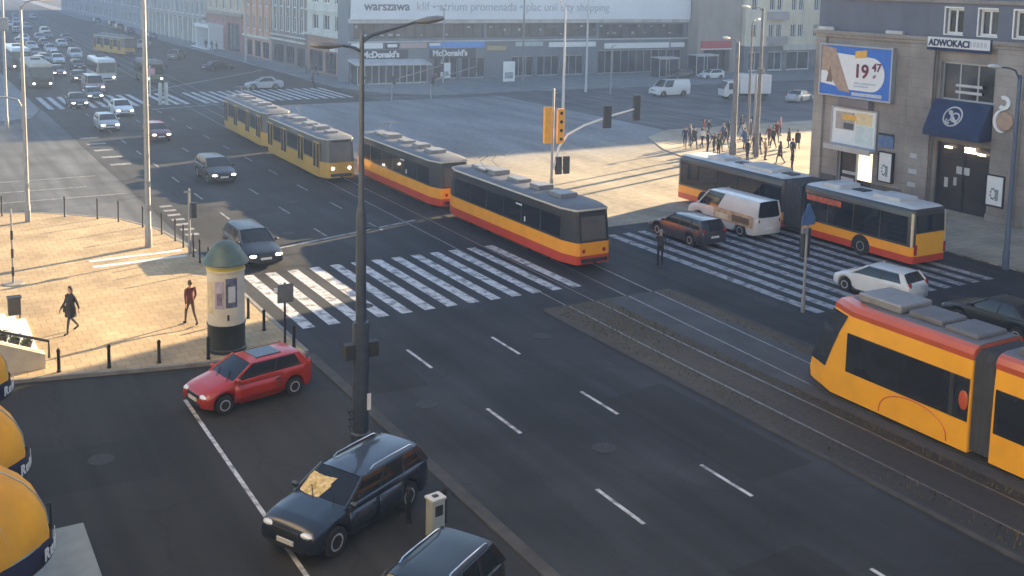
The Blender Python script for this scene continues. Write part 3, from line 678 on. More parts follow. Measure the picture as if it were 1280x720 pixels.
text("lettering", "warszawa", 1.62, (1.7, -.64, 1.12), '-y', M_INK, bl, bold=.03, sx=1.0)
text("lettering", "klif • atrium promenada • plac unii city shopping", 1.62, (9.0, -.64, 1.12), '-y', M_INK2, bl, bold=.0, sx=.98)
# glass pavilion in front
gp = thing("glass_pavilion", "low glazed pavilion with pale roof in front of the gallery", "pavilion", (50.4, 124.2, .11))
MB().loft([[(-.4, -.4, 2.45), (10.2, -.4, 2.3), (10.2, 2.2, 2.75), (-.4, 2.2, 2.9)], [(-.4, -.4, 2.62), (10.2, -.4, 2.47), (10.2, 2.2, 2.95), (-.4, 2.2, 3.1)]]).build("roof", [M_WHITEG], gp, smooth=0, fix=True)
MB().box(.05, 9.75, .05, 2.1, .02, 2.3).build("glazing", [M_GLASSB], gp, smooth=0)
mb = MB()
for k in range(11): mb.box(k * .97, k * .97 + .09, -.02, .045, .0, 2.33)
mb.box(0, 9.8, -.02, .045, .0, .14)
mb.build("frame", [M_WHITEG], gp, smooth=0)
def kiosk(label, x, y, w, h):
    k = thing("glass_kiosk", label, "kiosk", (x, y, .11))
    MB().box(.03, w - .03, .03, 1.9, .02, h - .05).build("glazing", [M_GLASSB], k, smooth=0)
    mb = MB()
    for q in (0, .35, .5, 1): mb.box(q * (w - .1), q * (w - .1) + .1, -.03, .027, 0, h)
    for z in (0, h - .12): mb.box(.1, w - .1, -.03, .027, z, z + .12)
    mb.build("frame", [M_WHITEG], k, smooth=0)
    MB().box(-.1, w + .1, -.1, 2.0, h + .002, h + .14).build("roof", [M_WHITEG], k, smooth=0); return k
kiosk("white framed glass kiosk in front of the gallery's right end", 95.3, 120.5, 3.6, 2.7)
kiosk("white framed glass kiosk beside the dark passage under the red sign", 103.0, 121.5, 4.2, 2.9)

# --- taupe block with the red sign
tb, TW = shell("taupe_block", "plain taupe block with a red sign between gallery and cream house", (0, 0, 0), 105.4, 113.9, 124.2, 160, 24, {'-y': [(1.2, 6.4, .2, 3.6)]}, M_TAUPE, depth=1.2)
window(tb, TW['-y'], 1.2, 6.4, .2, 3.6, depth=1.2, mf=M_PLAST, mg=M_DARKSHOP, mull=2, sill=False, name="passage_door")
rsn = thing("red_shop_sign", "faded red shop sign with white underline on the taupe block", "sign", (106.0, 124.2, 3.75))
MB().box(0, 6, -.2, -.01, .1, 1.25).build("sign_board", [mat("sign_red", (.50, .06, .07), .6, var=.15)], rsn, smooth=0)
MB().box(0, 6, -.22, -.01, -.06, .095).build("sign_frame", [M_WHITE], rsn, smooth=0)

# --- cream tenement beyond the square
ch = [(a, a + 1.0, z, z + 2.05) for a in (1.2, 4.9, 6.5, 9.6, 11.2, 14.6, 16.2, 20, 24, 28, 32) for z in (5.5, 9.7, 13.5, 17.3)] + [(1, 3.6, .3, 3.2), (5, 8, .3, 3.2), (9, 14, .3, 3.2), (15.5, 20, .3, 3.2)]
ct, CTW = shell("cream_tenement", "cream rendered tenement with narrow windows and small grey balconies", (0, 0, 0), 114.2, 190, 123.5, 160, 30, {'-y': ch}, M_CREAM, mats=[mat("cream_base", (.19, .19, .20), .8, var=.2, scale=.6), M_CREAM], zones=[(4.2, 1)])
for hh in ch: window(ct, CTW['-y'], *hh, depth=.2, mull=1, fw=.1, mg=(M_GLASSB if hh[2] < 1 else M_WING))
mb = MB(); mb.X = CTW['-y']; mb.box(-.02, 60, -.02, .3, 4.1, 4.4); mb.box(8, 24, -.02, .2, 3.4, 4.09); mb.box(-.02, 71, -.02, .5, 22.3, 22.98); mb.build("cornice", [M_IVORY], ct, smooth=0)
for z in (4.55, 8.4):
    mb = MB(); mb.X = CTW['-y']; mb.box(4.4, 8.2, -.02, .95, z - .12, z); mb.box(4.4, 8.2, .9, .95, z, z + 1.1); mb.box(4.4, 4.45, 0, .9, z, z + 1.1); mb.box(8.15, 8.2, 0, .9, z, z + 1.1)
    mb.build("balcony", [M_GREYF], ct, smooth=0)

# unseen wing added behind the stone house, shading the square's far half
wg = [(1.5 + k * 3.2, 3.0 + k * 3.2, z, z + 1.9) for k in range(6) for z in (4.5, 8, 11.5, 15, 18.5, 22, 25.5)]
mb = MB()
for o, f, wd in (((135, 122.5, 0), '-x', 20), ((135, 102.5, 0), '-y', 45), ((180, 102.5, 0), '+x', 20)):
    mb.X = wall_m(o, f); facade(mb, 0, wd, 0, 30, wg, .25, 0)
mb.X = Matrix.Identity(4); mb.box(135.01, 179.99, 102.51, 122.49, 30.001, 30.5); mb.box(135.3, 179.7, 102.8, 122.2, .1, 29.9, 1)
mb.build("shade_wing", [M_CREAM, M_WING], ct, smooth=0)

# --- row of houses along the avenue's east side, west faces on x=52
def row_house(name, label, y0, y1, h, m, gf, wins_, mats=None, zones=(), mf=None, dark=M_WING):
    b, F = shell(name, label, (0, 0, 0), 52.0, 64, y0, y1, h, {'-x': gf + wins_}, m, mats=mats, zones=zones)
    for hh in wins_: window(b, F['-x'], *hh, depth=.2, mull=1, fw=.11, mf=mf, mg=dark)
    for hh in gf: window(b, F['-x'], *hh, depth=.2, mull=2, fw=.12, mf=M_PLAST, mg=M_GLASSB, sill=False, name="shop_window")
    return b, F['-x']
def grid(n, w0, gap, ww, z0, rows, dz, wh): return [(w0 + k * gap, w0 + k * gap + ww, z0 + r * dz, z0 + r * dz + wh) for k in range(n) for r in range(rows)]
M_TERRA = mat("terracotta_base", (.36, .20, .14), .85, var=.15, scale=.6)
b1, F1 = row_house("ivory_house", "ivory corner house with terracotta ground floor beside the gallery", 130.6, 147.3, 21, M_IVORY, [(1.0, 6.5, .3, 3.2), (7.4, 11.6, .3, 3.2), (12.4, 16, .3, 3.2)], grid(3, 2.4, 4.4, 2.3, 6.2, 4, 3.7, 2.1), mats=[M_TERRA, M_IVORY], zones=[(5.4, 1)])
mb = MB(); mb.X = F1; mb.box(-.2, 16.8, -.02, .35, 5.3, 5.6); mb.box(-.2, 16.8, -.02, .25, 8.7, 8.95); mb.build("cornice", [M_IVORY], b1, smooth=0)
mb = MB(); mb.X = F1; mb.box(10.5, 12.5, .03, .5, 3.5, 4.2); mb.box(13.2, 15.2, .03, .5, 3.5, 4.2); mb.build("shop_sign", [M_WHITE], b1, smooth=0)
b2, F2 = row_house("brown_house", "dark brown house with white window columns beside the ivory house", 147.5, 163.8, 21, M_BROWN, [(1, 6, .3, 3.0), (7.2, 11, .3, 3.0), (12, 15.6, .3, 3.0)], grid(5, 1.2, 3.1, 1.5, 5.2, 4, 3.7, 2.3), dark=M_GLASSB)
mb = MB(); mb.X = F2; mb.box(-.05, 16.3, -.02, .4, 3.7, 3.95); mb.box(-.05, 16.3, -.02, .3, 4.4, 4.6)
for k in range(5): mb.box(.9 + 3.1 * k, 1.15 + 3.1 * k, -.02, .12, 5.0, 20); mb.box(2.75 + 3.1 * k, 3.0 + 3.1 * k, -.02, .12, 5.0, 20)
mb.build("cornice", [M_IVORY], b2, smooth=0)
b3, F3 = row_house("pink_house", "narrow pink house with pale cornice between brown and salmon houses", 164.0, 178.5, 21, M_PINK, [(1.2, 4.4, .3, 2.9), (5.6, 9, .3, 2.9), (10, 13.4, .3, 2.9)], grid(4, 1.6, 3.3, 1.3, 4.8, 4, 3.8, 2.2))
mb = MB(); mb.X = F3; mb.box(-.05, 14.5, -.02, .4, 3.4, 3.75); mb.build("cornice", [M_IVORY], b3, smooth=0)
for k in range(5):
    mb = MB(); mb.X = F3; mb.box(.3 + 3.3 * k, .9 + 3.3 * k, -.02, .28, 3.76, 20.5); mb.build("pilaster", [M_ORANGE], b3, smooth=0)
b4, F4 = row_house("salmon_house", "salmon house with a deep white framed porch on the avenue", 178.7, 203.5, 22, M_ORANGE, [(14.5, 22, .3, 5.0)], grid(5, 2.4, 4.6, 1.2, 7.4, 4, 3.6, 1.9), mats=[mat("salmon_base", (.30, .15, .13), .85, var=.2, scale=.5), mat("beige_upper", (.55, .45, .34), .9, var=.08, scale=.4)], zones=[(6.6, 1)])
mb = MB(); mb.X = F4; mb.box(2.0, 2.5, .02, 2.6, 0.1, 3.9); mb.box(11.2, 11.7, .02, 2.6, 0.1, 3.9); mb.box(1.8, 11.9, .02, 2.8, 3.905, 4.5); mb.box(1.4, 12.4, .02, 3.4, .02, .3)
mb.build("porch", [M_WHITE], b4, smooth=0)
mb = MB(); mb.X = F4; mb.box(2.6, 11.1, .03, .4, .3, 3.6); mb.build("door", [mat("porch_interior", (.22, .14, .15), .7, var=.4, scale=1)], b4, smooth=0)
mb = MB(); mb.X = F4; mb.box(-.05, 24.7, -.02, .5, 6.4, 6.9); mb.build("cornice", [M_TAUPE], b4, smooth=0)
b5, F5 = row_house("grey_colonnade_house", "long grey house with tall pale columns far along the avenue", 203.8, 262, 23, M_GREYF, [], grid(14, 1.6, 4.1, 1.7, 5.6, 4, 3.9, 2.6) + grid(14, 1.6, 4.1, 1.9, .5, 1, 4, 3.6))
for k in range(15):
    mb = MB(); mb.X = F5; mb.box(.25 + k * 4.1, 1.05 + k * 4.1, -.02, .55, 0.1, 4.9); mb.build("column", [M_IVORY], b5, smooth=0)
mb = MB(); mb.X = F5; mb.box(-.05, 58.2, -.02, .7, 4.95, 5.3); mb.build("cornice", [M_GREYF], b5, smooth=0)
b6, F6 = row_house("distant_house", "distant bluish grey block closing the row along the avenue", 262.5, 400, 22, mat("bluish_render", (.27, .28, .32), .9, var=.12, scale=.2), [], grid(26, 2, 5.2, 2.2, 1.2, 5, 4.1, 2.4))

# --- house the viewer looks down from (its ground floor carries the yellow awnings)
hb, HW = shell("street_house", "pale house wall at the left edge carrying the yellow dome awnings", (0, 0, 0), -16, -0.35, -60, 36.8, 23,
               {'+x': [(70 + k * 3.6, 72.1 + k * 3.6, z, z + 2.1) for k in range(7) for z in (5.6, 9.2)]}, M_IVORY)
for k in range(7):
    for z in (5.6, 9.2): window(hb, HW['+x'], 70 + k * 3.6, 72.1 + k * 3.6, z, z + 2.1, depth=.2, fw=.1)

# ------------------------------------------------------------------ cars
KINDS = {
 'hatch': dict(L=3.85, W=1.66, H=1.42, r=.30, cl=.20, fx=1.25, rx=-1.22, top=[(1.925, .60), (1.82, .70), (1.55, .80), (.92, .96), (-1.80, 1.0), (-1.925, .93)], gh=(.98, .22, -1.46, -1.80), zb=(.94, .98), cp=.10),
 'suv': dict(L=4.45, W=1.80, H=1.52, r=.36, cl=.25, fx=1.42, rx=-1.33, top=[(2.25, .70), (2.1, .84), (1.8, .93), (1.0, 1.04), (-2.13, 1.08), (-2.25, .98)], gh=(1.08, .25, -1.90, -2.19), zb=(1.02, 1.06), cp=.09),
 'wagon': dict(L=4.6, W=1.78, H=1.50, r=.32, cl=.19, fx=1.40, rx=-1.30, top=[(2.3, .60), (2.15, .72), (1.7, .82), (.98, .96), (-2.15, 1.0), (-2.3, .92)], gh=(1.02, .15, -1.90, -2.24), zb=(.94, .98), cp=.08),
 'sedan': dict(L=4.45, W=1.74, H=1.44, r=.31, cl=.19, fx=1.33, rx=-1.27, top=[(2.22, .60), (2.08, .70), (1.7, .80), (.92, .94), (-1.50, 1.0), (-2.08, .98), (-2.22, .85)], gh=(.98, .14, -.98, -1.55), zb=(.93, .98), cp=.14),
 'mpv': dict(L=4.3, W=1.80, H=1.66, r=.32, cl=.20, fx=1.32, rx=-1.28, top=[(2.15, .66), (2.03, .80), (1.75, .92), (1.25, 1.02), (-2.0, 1.06), (-2.15, .95)], gh=(1.30, .45, -1.75, -2.05), zb=(1.0, 1.05), cp=.09),
 'van': dict(L=5.1, W=1.94, H=2.05, r=.34, cl=.22, fx=1.62, rx=-1.45, top=[(2.55, .78), (2.40, .98), (2.2, 1.06), (1.72, 1.2), (-2.45, 1.25), (-2.55, 1.2)], gh=(1.75, 1.05, -2.44, -2.50), zb=(1.17, 1.22), cp=.66),
}
def lerp_tab(t, x):
    if x >= t[0][0]: return t[0][1]
    for (a, za), (b, zb) in zip(t[:-1], t[1:]):
        if x >= b: return za + (zb - za) * (x - a) / (b - a)
    return t[-1][1]
def car(label, loc, heading, kind, pm, lights=False, fine=False, group=None, name="car", z=0.0, rails=None, plate=True, tails=True):
    K = KINDS[kind]; L, Wd, H, r, cl = K['L'], K['W'], K['H'], K['r'], K['cl']; hw = Wd / 2; Ra = r + .07
    root = thing(name, label, "van" if kind == 'van' else "car", (loc[0], loc[1], z), heading, group)
    xs = {L / 2, L / 2 - .04, L / 2 - .12, L / 2 - .28, -L / 2, -L / 2 + .04, -L / 2 + .12, -L / 2 + .28}
    for c in (K['fx'], K['rx']):
        for k in range(13): xs.add(round(c + Ra * math.cos(math.pi * k / 12), 4))
    k = -L / 2 + .4
    while k < L / 2 - .3: xs.add(round(k, 3)); k += .22
    xs = sorted(xs)
    def wx(x):
        e = min(L / 2 - x, x + L / 2); t = max(0, min(1, e / .55)); return hw * (.86 + .14 * math.sqrt(1 - (1 - t) ** 2))
    rings = []
    for x in xs:
        zt = lerp_tab(K['top'], x); e = min(L / 2 - x, x + L / 2); z0 = cl + (.10 * (1 - min(1, e / .3)))
        w = wx(x)
        for c in (K['fx'], K['rx']):
            if abs(x - c) <= Ra + 1e-6: z0 = max(z0, r + math.sqrt(max(0, Ra * Ra - (x - c) ** 2)) * .98)
        if e < .02: zt -= .05
        h = max(.06, zt - z0)
        half = [(0, z0), (w * .86, z0), (w * .965, z0 + .03), (w, z0 + .42 * h), (w * .985, z0 + .72 * h), (w * .95, zt - .045), (w * .86, zt - .004), (w * .45, zt + .018), (0, zt + .026)]
        rings.append([(x, y, zz) for y, zz in half] + [(x, -y, zz) for y, zz in reversed(half[1:-1])])
    MB().loft(rings).build("body", pm, root, smooth=50, fix=True)
    # greenhouse
    ab, at, ct_, cb_ = K['gh']; zf, zr_ = K['zb']; wb, wt = hw * .91, hw * .74; ztop = H - .055
    def zbelt(x): return zr_ + (zf - zr_) * (x - cb_) / (ab - cb_)
    def P(t, front, y=None):   # corner line
        x = (ab + (at - ab) * t) if front else (cb_ + (ct_ - cb_) * t)
        zb = zf if front else zr_; wq = min(wb, wx(ab if front else cb_) * .925); return x, wq + (wt * (wq / wb) - wq) * t ** 1.25, zb - .03 + (ztop - zb + .03) * t
    N = 5
    def screen(front):
        mb = MB(); rows = []
        for i in range(N + 1):
            t = i / N; x, w, z_ = P(t, front); bow = (.10 if front else -.07) * (1 - .5 * t)
            rows.append([(x + bow * (1 - (k / 4 - 1) ** 2), (k / 4 - 1) * w, z_) for k in range(9)])
        mb.loft(rows, 0, False, False); return mb
    screen(True).build("windscreen", M_GLASS, root, smooth=60); screen(False).build("rear_window", M_GLASS, root, smooth=60)
    def side(s, u0, u1, off, t0=0.0, t1=1.0):
        mb = MB(); rows = []
        for i in range(N + 1):
            t = t0 + (t1 - t0) * i / N; xf, w, z1 = P(t, True); xr, _, z2 = P(t, False); n = 6
            rows.append([(xr + (xf - xr) * (u0 + (u1 - u0) * k / n), s * (w + off), z2 + (z1 - z2) * (u0 + (u1 - u0) * k / n)) for k in range(n + 1)])
        return mb.loft(rows, 0, False, False)
    for s in (1, -1):
        side(s, 0, 1, 0).build("side_window", M_GLASS, root, smooth=60)
        if K['cp'] > .02: side(s, -.005, K['cp'], .008).build("rear_pillar", pm, root, smooth=60)
    for s in (1, -1):
        for fr, rad in ((True, .042), (False, .05)):
            MB().tube([(P(t / 6, fr)[0], s * P(t / 6, fr)[1], P(t / 6, fr)[2]) for t in range(7)], rad, 8).build("window_pillar", pm, root)
    for s in (1, -1):
        q = [side(s, u0, u0 + .028, .007) for u0 in ((.46,) if kind in ('hatch', 'sedan') else (.40,) if kind == 'van' else (.30, .60))]
        for a in q: a.build("door_pillar", M_PLAST, root, smooth=0)
    rows = []
    n = 9
    for k in range(n + 1):
        x = ct_ - .07 + (at + .03 - ct_ + .07) * k / n; e = 4 * (k / n) * (1 - k / n)
        rows.append([(x + (.03 if k == n else 0) * (1 - (j / 5 - 1) ** 2), (j / 5 - 1) * (wt + .025), ztop - .02 + .075 * (1 - abs(j / 5 - 1) ** 3.2) * (.55 + .45 * min(1, e * 1.6))) for j in range(11)])
    MB().loft(rows, 0, False, False).build("roof", pm, root, smooth=60)
    # wheels
    for c in (K['fx'], K['rx']):
        for s in (1, -1):
            mb = MB(); rg = []
            for rr, yy in ((r * .62, .0), (r * .95, .0), (r, .03), (r, .16), (r * .95, .19), (r * .6, .19)):
                rg.append([(c + rr * math.cos(2 * math.pi * q / 20), s * (hw - .012 - yy), r + rr * math.sin(2 * math.pi * q / 20)) for q in range(20)])
            w = mb.loft(rg).build("wheel", M_RUBBER, root, fix=True)
            mb = MB(); cc = [(c + r * .68 * math.cos(2 * math.pi * q / 20), r + r * .68 * math.sin(2 * math.pi * q / 20)) for q in range(20)]
            mb.loft([[(a, s * (hw - .03), b) for a, b in cc], [(c + (a - c) * .85, s * (hw - .008), r + (b - r) * .85) for a, b in cc], [(c + (a - c) * .25, s * (hw - .022), r + (b - r) * .25) for a, b in cc]])
            if fine:
                for q in range(5):
                    t = 2 * math.pi * (q + .5) / 5; mb.cbox((c + r * .38 * math.cos(t), s * (hw - .008), r + r * .38 * math.sin(t)), (.045, .03, .045), 1)
            mb.build("rim", [M_RIM, M_PLAST], w, fix=True)
    # lights, grille, plate, mirrors
    zt = lerp_tab(K['top'], L / 2 - .1)
    for s in (1, -1):
        MB().ball((L / 2 - .115, s * hw * .66, zt - .075), (.14, .2, .075), 8).build("headlight", M_HEADON if lights else M_HEAD, root, fix=True)
        if tails: MB().ball((-L / 2 + .06, s * hw * .76, .93 if kind not in ('suv', 'van') else 1.02), (.08, .09, .15), 8).build("tail_light", M_TAIL, root, fix=True)
        MB().ball((ab - .16, s * (hw + .05), zf + .07), (.07, .11, .075), 8).build("mirror", pm, root, fix=True)
    mb = MB(); mb.box(L / 2 - .10, L / 2 + .012, -hw * .45, hw * .45, zt - .17, zt - .06); mb.box(L / 2 - .12, L / 2 + .004, -hw * .62, hw * .62, .30, .40)
    mb.build("grille", M_PLAST, root, smooth=0, bevel=.01)
    if plate:
        MB().box(L / 2 - .02, L / 2 + .03, -.26, .26, .43, .54).build("number_plate", M_PLATE, root, smooth=0)
        MB().box(-L / 2 - .02, -L / 2 + .03, -.26, .26, .56, .67).build("number_plate", M_PLATE, root, smooth=0)
    if fine:
        for s in (1, -1):
            for x0, x1 in (((-.72, .92),) if kind == 'hatch' else ((-1.05, -.12), (-.08, .98))):
                rows = []
                for zz in (cl + .10, cl + .28, .62, zf - .12):
                    row = []
                    for q in range(7):
                        x = x0 + (x1 - x0) * q / 6; h = lerp_tab(K['top'], x) - cl; f = (zz - cl) / h
                        prof = [(0.03 / h, .965), (.42, 1.0), (.72, .985), (1 - .045 / h, .95)]
                        wv = .965
                        for (fa, va), (fb, vb) in zip(prof[:-1], prof[1:]):
                            if fa <= f <= fb: wv = va + (vb - va) * (f - fa) / (fb - fa)
                        row.append((x, s * (hw * wv + .012), zz))
                    rows.append(row)
                d = MB().loft(rows, 0, False, False).build("door", pm, root, smooth=60)
                b = d.modifiers.new("thick", 'SOLIDIFY'); b.thickness = .02
                rr = [[(x + (.02 if x > (x0 + x1) / 2 else -.02) * (1 if j in (0, len(row) - 1) else 0), y - s * .006, zz + (-.018 if i_ == 0 else .018 if i_ == 3 else 0)) for j, (x, y, zz) in enumerate(row)] for i_, row in enumerate(rows)]
                MB().loft(rr, 0, False, False).build("seam", M_BLACK, d, smooth=60)
                MB().box(x0 + .06, x0 + .22, s * (hw + .012) - .012, s * (hw + .012) + .018, zf - .22, zf - .185).build("handle", M_PLAST, d, smooth=0)
        MB().box(-L / 2 + .3, L / 2 - .3, -hw * .8, hw * .8, cl - .02, cl + .03).build("underbody", M_PLAST, root, smooth=0)
        for y in (-.45, .2): MB().tube([(ab + .10, y + .35, zf + .005), (ab - .22, y, zf + (ztop - zf) * .36 + .015)], .012, 6).build("wiper", M_BLACK, root)
    if rails:
        for s in (1, -1):
            y = s * (wt - .06); mb = MB()
            mb.tube([(at - .35, y, H - .035), (at - .48, y, H + .03), ((at + ct_) / 2, y, H + .045), (ct_ + .25, y, H + .03), (ct_ + .12, y, H - .035)], .02, 8)
            mb.build("roof_rail", rails, root)
    return root

P_RED = paint("red", (.42, .022, .010)); P_SLATE = paint("slate_blue", (.014, .022, .036), .28, .6); P_BLACK = paint("black", (.008, .010, .013), .32, .25)
P_DARK = paint("dark_grey", (.035, .037, .042)); P_SILVER = paint("silver", (.38, .39, .41), .3); P_WHITE = paint("white", (.70, .70, .69)); P_GREY = paint("mid_grey", (.15, .155, .165))
P_MAROON = paint("maroon", (.14, .015, .025)); P_BROWN = paint("brown", (.09, .065, .05)); P_NAVY = paint("navy", (.018, .03, .065)); P_BLUEC = paint("steel_blue", (.07, .11, .17)); P_BEIGE = paint("beige", (.42, .36, .28)); P_PINKISH = paint("dull_pink", (.36, .22, .22))
S, Nn, Wst = R(-90), R(90), R(180)
c = car("small red hatchback parked beside the advertising column", (9.55, 32.7), R(192), 'hatch', P_RED, fine=True)
MB().box(-.95, -.05, -.40, .40, 1.395, 1.432).build("sunroof", M_GLASS, c, smooth=0, bevel=.01)
s_ = car("slate blue estate car with folded paper sunshade parked below the tall lamp post", (9.45, 23.75), R(207), 'suv', P_SLATE, fine=True, rails=M_CHROME)
sh = MB(); rnd = random.Random(3)
K = KINDS['suv']; ab, at = K['gh'][0], K['gh'][1]
rows = []
for i in range(5):
    t = .12 + .62 * i / 4; x = ab + (at - ab) * t; zz = .99 + (1.465 - .99) * t; w = .72 - .1 * t
    rows.append([(x + .085 * (1 - (k / 5 - 1) ** 2) + .012 + (.02 if (k + i) % 2 else 0), (k / 5 - 1) * .42 - .30 + .0, zz + .012) for k in range(11)])
sh.loft(rows, 0, False, False)
sh.build("sunshade", mat("sunshade_yellow", (.78, .48, .10), .8, var=.5, scale=9, col2=(.85, .7, .4)), s_, smooth=0)
car("black estate car with bright roof rails parked nearest the viewer", (8.85, 18.45), R(211), 'wagon', P_BLACK, fine=True, rails=M_CHROME)
car("black estate car with lit headlights waiting before the near zebra crossing", (14.7, 49.6), S, 'wagon', P_BLACK, lights=True, fine=True)
car("dark estate car with lit headlights driving alone across the junction", (18.4, 70.3), S, 'wagon', P_BLACK, lights=True)
traffic = [
 (15.9, 96.4, 'hatch', P_SILVER, "silver hatchback coming off the far zebra crossing nearest the viewer"), (18.9, 106.4, 'sedan', P_WHITE, "white saloon in the middle lane just past the far zebra crossing"),
 (16.0, 114.0, 'sedan', P_BLACK, "black saloon on the far zebra crossing beside the bus"), (19.6, 127.0, 'van', P_PINKISH, "dull pink van behind the far zebra crossing"),
 (18.6, 89.2, 'hatch', P_MAROON, "dark maroon hatchback beside the tall white pole"), (20.0, 140.0, 'hatch', P_BLACK, "black hatchback beside the white minibus"),
 (18.6, 148.5, 'sedan', P_MAROON, "maroon saloon queueing left of the white minibus"), (16.9, 155.5, 'hatch', P_BLACK, "black hatchback queueing beside the waiting city bus"),
 (21.2, 169.0, 'sedan', P_WHITE, "white saloon leading the line of pale cars up the avenue"), (21.9, 176.5, 'hatch', P_DARK, "dark grey hatchback second in the line of pale cars"),
 (23.0, 191.5, 'sedan', P_SILVER, "silver saloon third in the line of pale cars"), (24.0, 208, 'hatch', P_BLACK, "small black hatchback fourth in the line of pale cars"),
 (25.2, 226, 'sedan', P_BLUEC, "steel blue saloon at the tail of the line of pale cars"), (24.9, 178, 'mpv', P_WHITE, "white people carrier alone in the open lane up the avenue"),
 (19.6, 171, 'hatch', P_GREY, "mid grey hatchback left of the line of pale cars"), (19.9, 184, 'sedan', P_NAVY, "navy saloon behind the mid grey hatchback up the avenue"), (18.4, 119.5, 'hatch', P_NAVY, "navy hatchback between the white saloon and the pink van"), (16.4, 172, 'sedan', P_DARK, "dark grey saloon beside the second waiting bus"), (22.4, 158, 'hatch', P_BLACK, "black hatchback right behind the white minibus"), (27.4, 232, 'sedan', P_DARK, "dark grey saloon beside the tail of the pale cars"), (23.6, 252, 'hatch', P_NAVY, "navy hatchback beyond the tail of the pale cars"), (27.5, 270, 'sedan', P_GREY, "mid grey saloon far beyond the queue of cars"),
 (26.5, 205, 'hatch', P_SILVER, "silver hatchback two lanes right of the line of pale cars"), (28.5, 246, 'mpv', P_WHITE, "white people carrier far beyond the orange tram"), (22.0, 222, 'sedan', P_WHITE, "white saloon far back beside the steel blue one"),
 (24.6, 280, 'hatch', P_WHITE, "small white hatchback near the top of the avenue"), (27.8, 296, 'sedan', P_SILVER, "silver saloon near the top of the avenue"), (20.3, 212, 'hatch', P_MAROON, "maroon hatchback far back in the left lane"), (29.5, 222, 'sedan', P_BLACK, "black saloon beyond the orange tram"), (18.0, 163, 'mpv', P_SILVER, "silver people carrier right of the second waiting bus"),
 (21.0, 200, 'sedan', P_SILVER, "silver saloon farthest back in the left lane"),
]
for x, y, k, p, lb in traffic: car(lb, (x, y), S, k, p, lights=(y < 150), group="cars coming down the avenue")
far_ = [(39.6, 199, 'mpv', P_WHITE, R(70), "white people carrier turning near the grey house"), (39.2, 172, 'mpv', P_GREY, R(60), "grey people carrier seen from behind beyond the trams"),
 (39.8, 150, 'sedan', P_BLACK, R(15), "black saloon turning in front of the pink house"), (38.6, 124.6, 'sedan', P_SILVER, R(170), "silver saloon crossing behind the oldest trams"),
 (47.6, 300, 'sedan', P_BLUEC, Nn, "steel blue saloon parked far up the avenue"), (48.0, 280, 'hatch', P_NAVY, Nn, "navy hatchback parked far up the avenue"),
 (46.0, 247, 'sedan', P_NAVY, Nn, "navy saloon driving away far up the avenue"), (46.5, 262, 'mpv', P_DARK, Nn, "dark people carrier driving away far up the avenue"), (46.4, 226, 'sedan', P_BLUEC, Nn, "steel blue saloon near the end of the long grey house"),
 (30.4, 326, 'sedan', P_DARK, S, "dark saloon at the very top left of the avenue"), (34.9, 325, 'sedan', P_GREY, S, "mid grey saloon at the top left beside a dark one")]
for x, y, k, p, h, lb in far_: car(lb, (x, y), h, k, p, group="cars far up the avenue")
car("white hatchback driving away beside the nearest tram", (37.6, 31.3), R(97), 'hatch', P_WHITE)
car("dark saloon half hidden behind the nearest tram", (38.0, 25.6), Nn, 'sedan', P_BLACK)
car("dark grey estate car overtaking the pedestrian on the wide crossing", (36.4, 43.2), Nn, 'wagon', P_DARK)
dv = car("pale grey delivery van with tan and brown picture panels beside the articulated bus", (40.3, 43.9), Nn, 'van', paint("van_pale_grey", (.60, .58, .56)), name="delivery_van"); dv.scale = (1.12, 1.0, 1.05)
mb = MB(); mb.box(-2.35, .45, .972, .982, .62, 1.25, 0); mb.box(-2.1, -.9, .985, .992, .75, 1.08, 1); mb.box(-.6, .3, .985, .992, .7, 1.0, 2)
mb.build("picture_panel", [mat("panel_tan", (.50, .33, .20), .5, var=.4, scale=3), mat("panel_brown", (.16, .09, .05), .5, var=.4, scale=6), mat("panel_cream", (.7, .58, .42), .5)], dv, smooth=0)
car("white van driving left across the grey square", (81.5, 100.9), Wst, 'van', P_WHITE, name="van")
car("pale grey saloon parked in front of the cream tenement", (92.6, 90.4), R(20), 'sedan', P_SILVER, group="cars in the side street")
car("white hatchback parked in the dark passage beside a kiosk", (102.0, 117.0), Wst, 'hatch', P_WHITE, group="cars in the side street")
car("dark hatchback parked left of the white one by the passage", (97.6, 118.5), Wst, 'hatch', P_DARK, group="cars in the side street")

# white box lorry by the cream tenement
t = thing("box_lorry", "white box lorry standing in front of the cream tenement", "lorry", (87.4, 94.2, 0), R(160))
MB().box(-2.9, 1.0, -1.1, 1.1, .85, 3.1).build("cargo_box", [P_WHITE], t, smooth=0, bevel=.05)
MB().loft([[(1.1, -1, .5), (2.9, -1, .5), (2.95, -1, 1.3), (2.4, -1, 2.3), (1.1, -1, 2.35)], [(1.1, 1, .5), (2.9, 1, .5), (2.95, 1, 1.3), (2.4, 1, 2.3), (1.1, 1, 2.35)]]).build("cab", [P_WHITE], t, smooth=0, bevel=.05, fix=True)
MB().quad((2.965, -.9, 1.36), (2.965, .9, 1.36), (2.47, .88, 2.22), (2.47, -.88, 2.22)).build("windscreen", [M_GLASS], t, smooth=0)
for s in (1, -1): MB().box(1.5, 2.35, s * 1.006 - .004, s * 1.006 + .004, 1.35, 2.1).build("side_window", [M_GLASS], t, smooth=0)
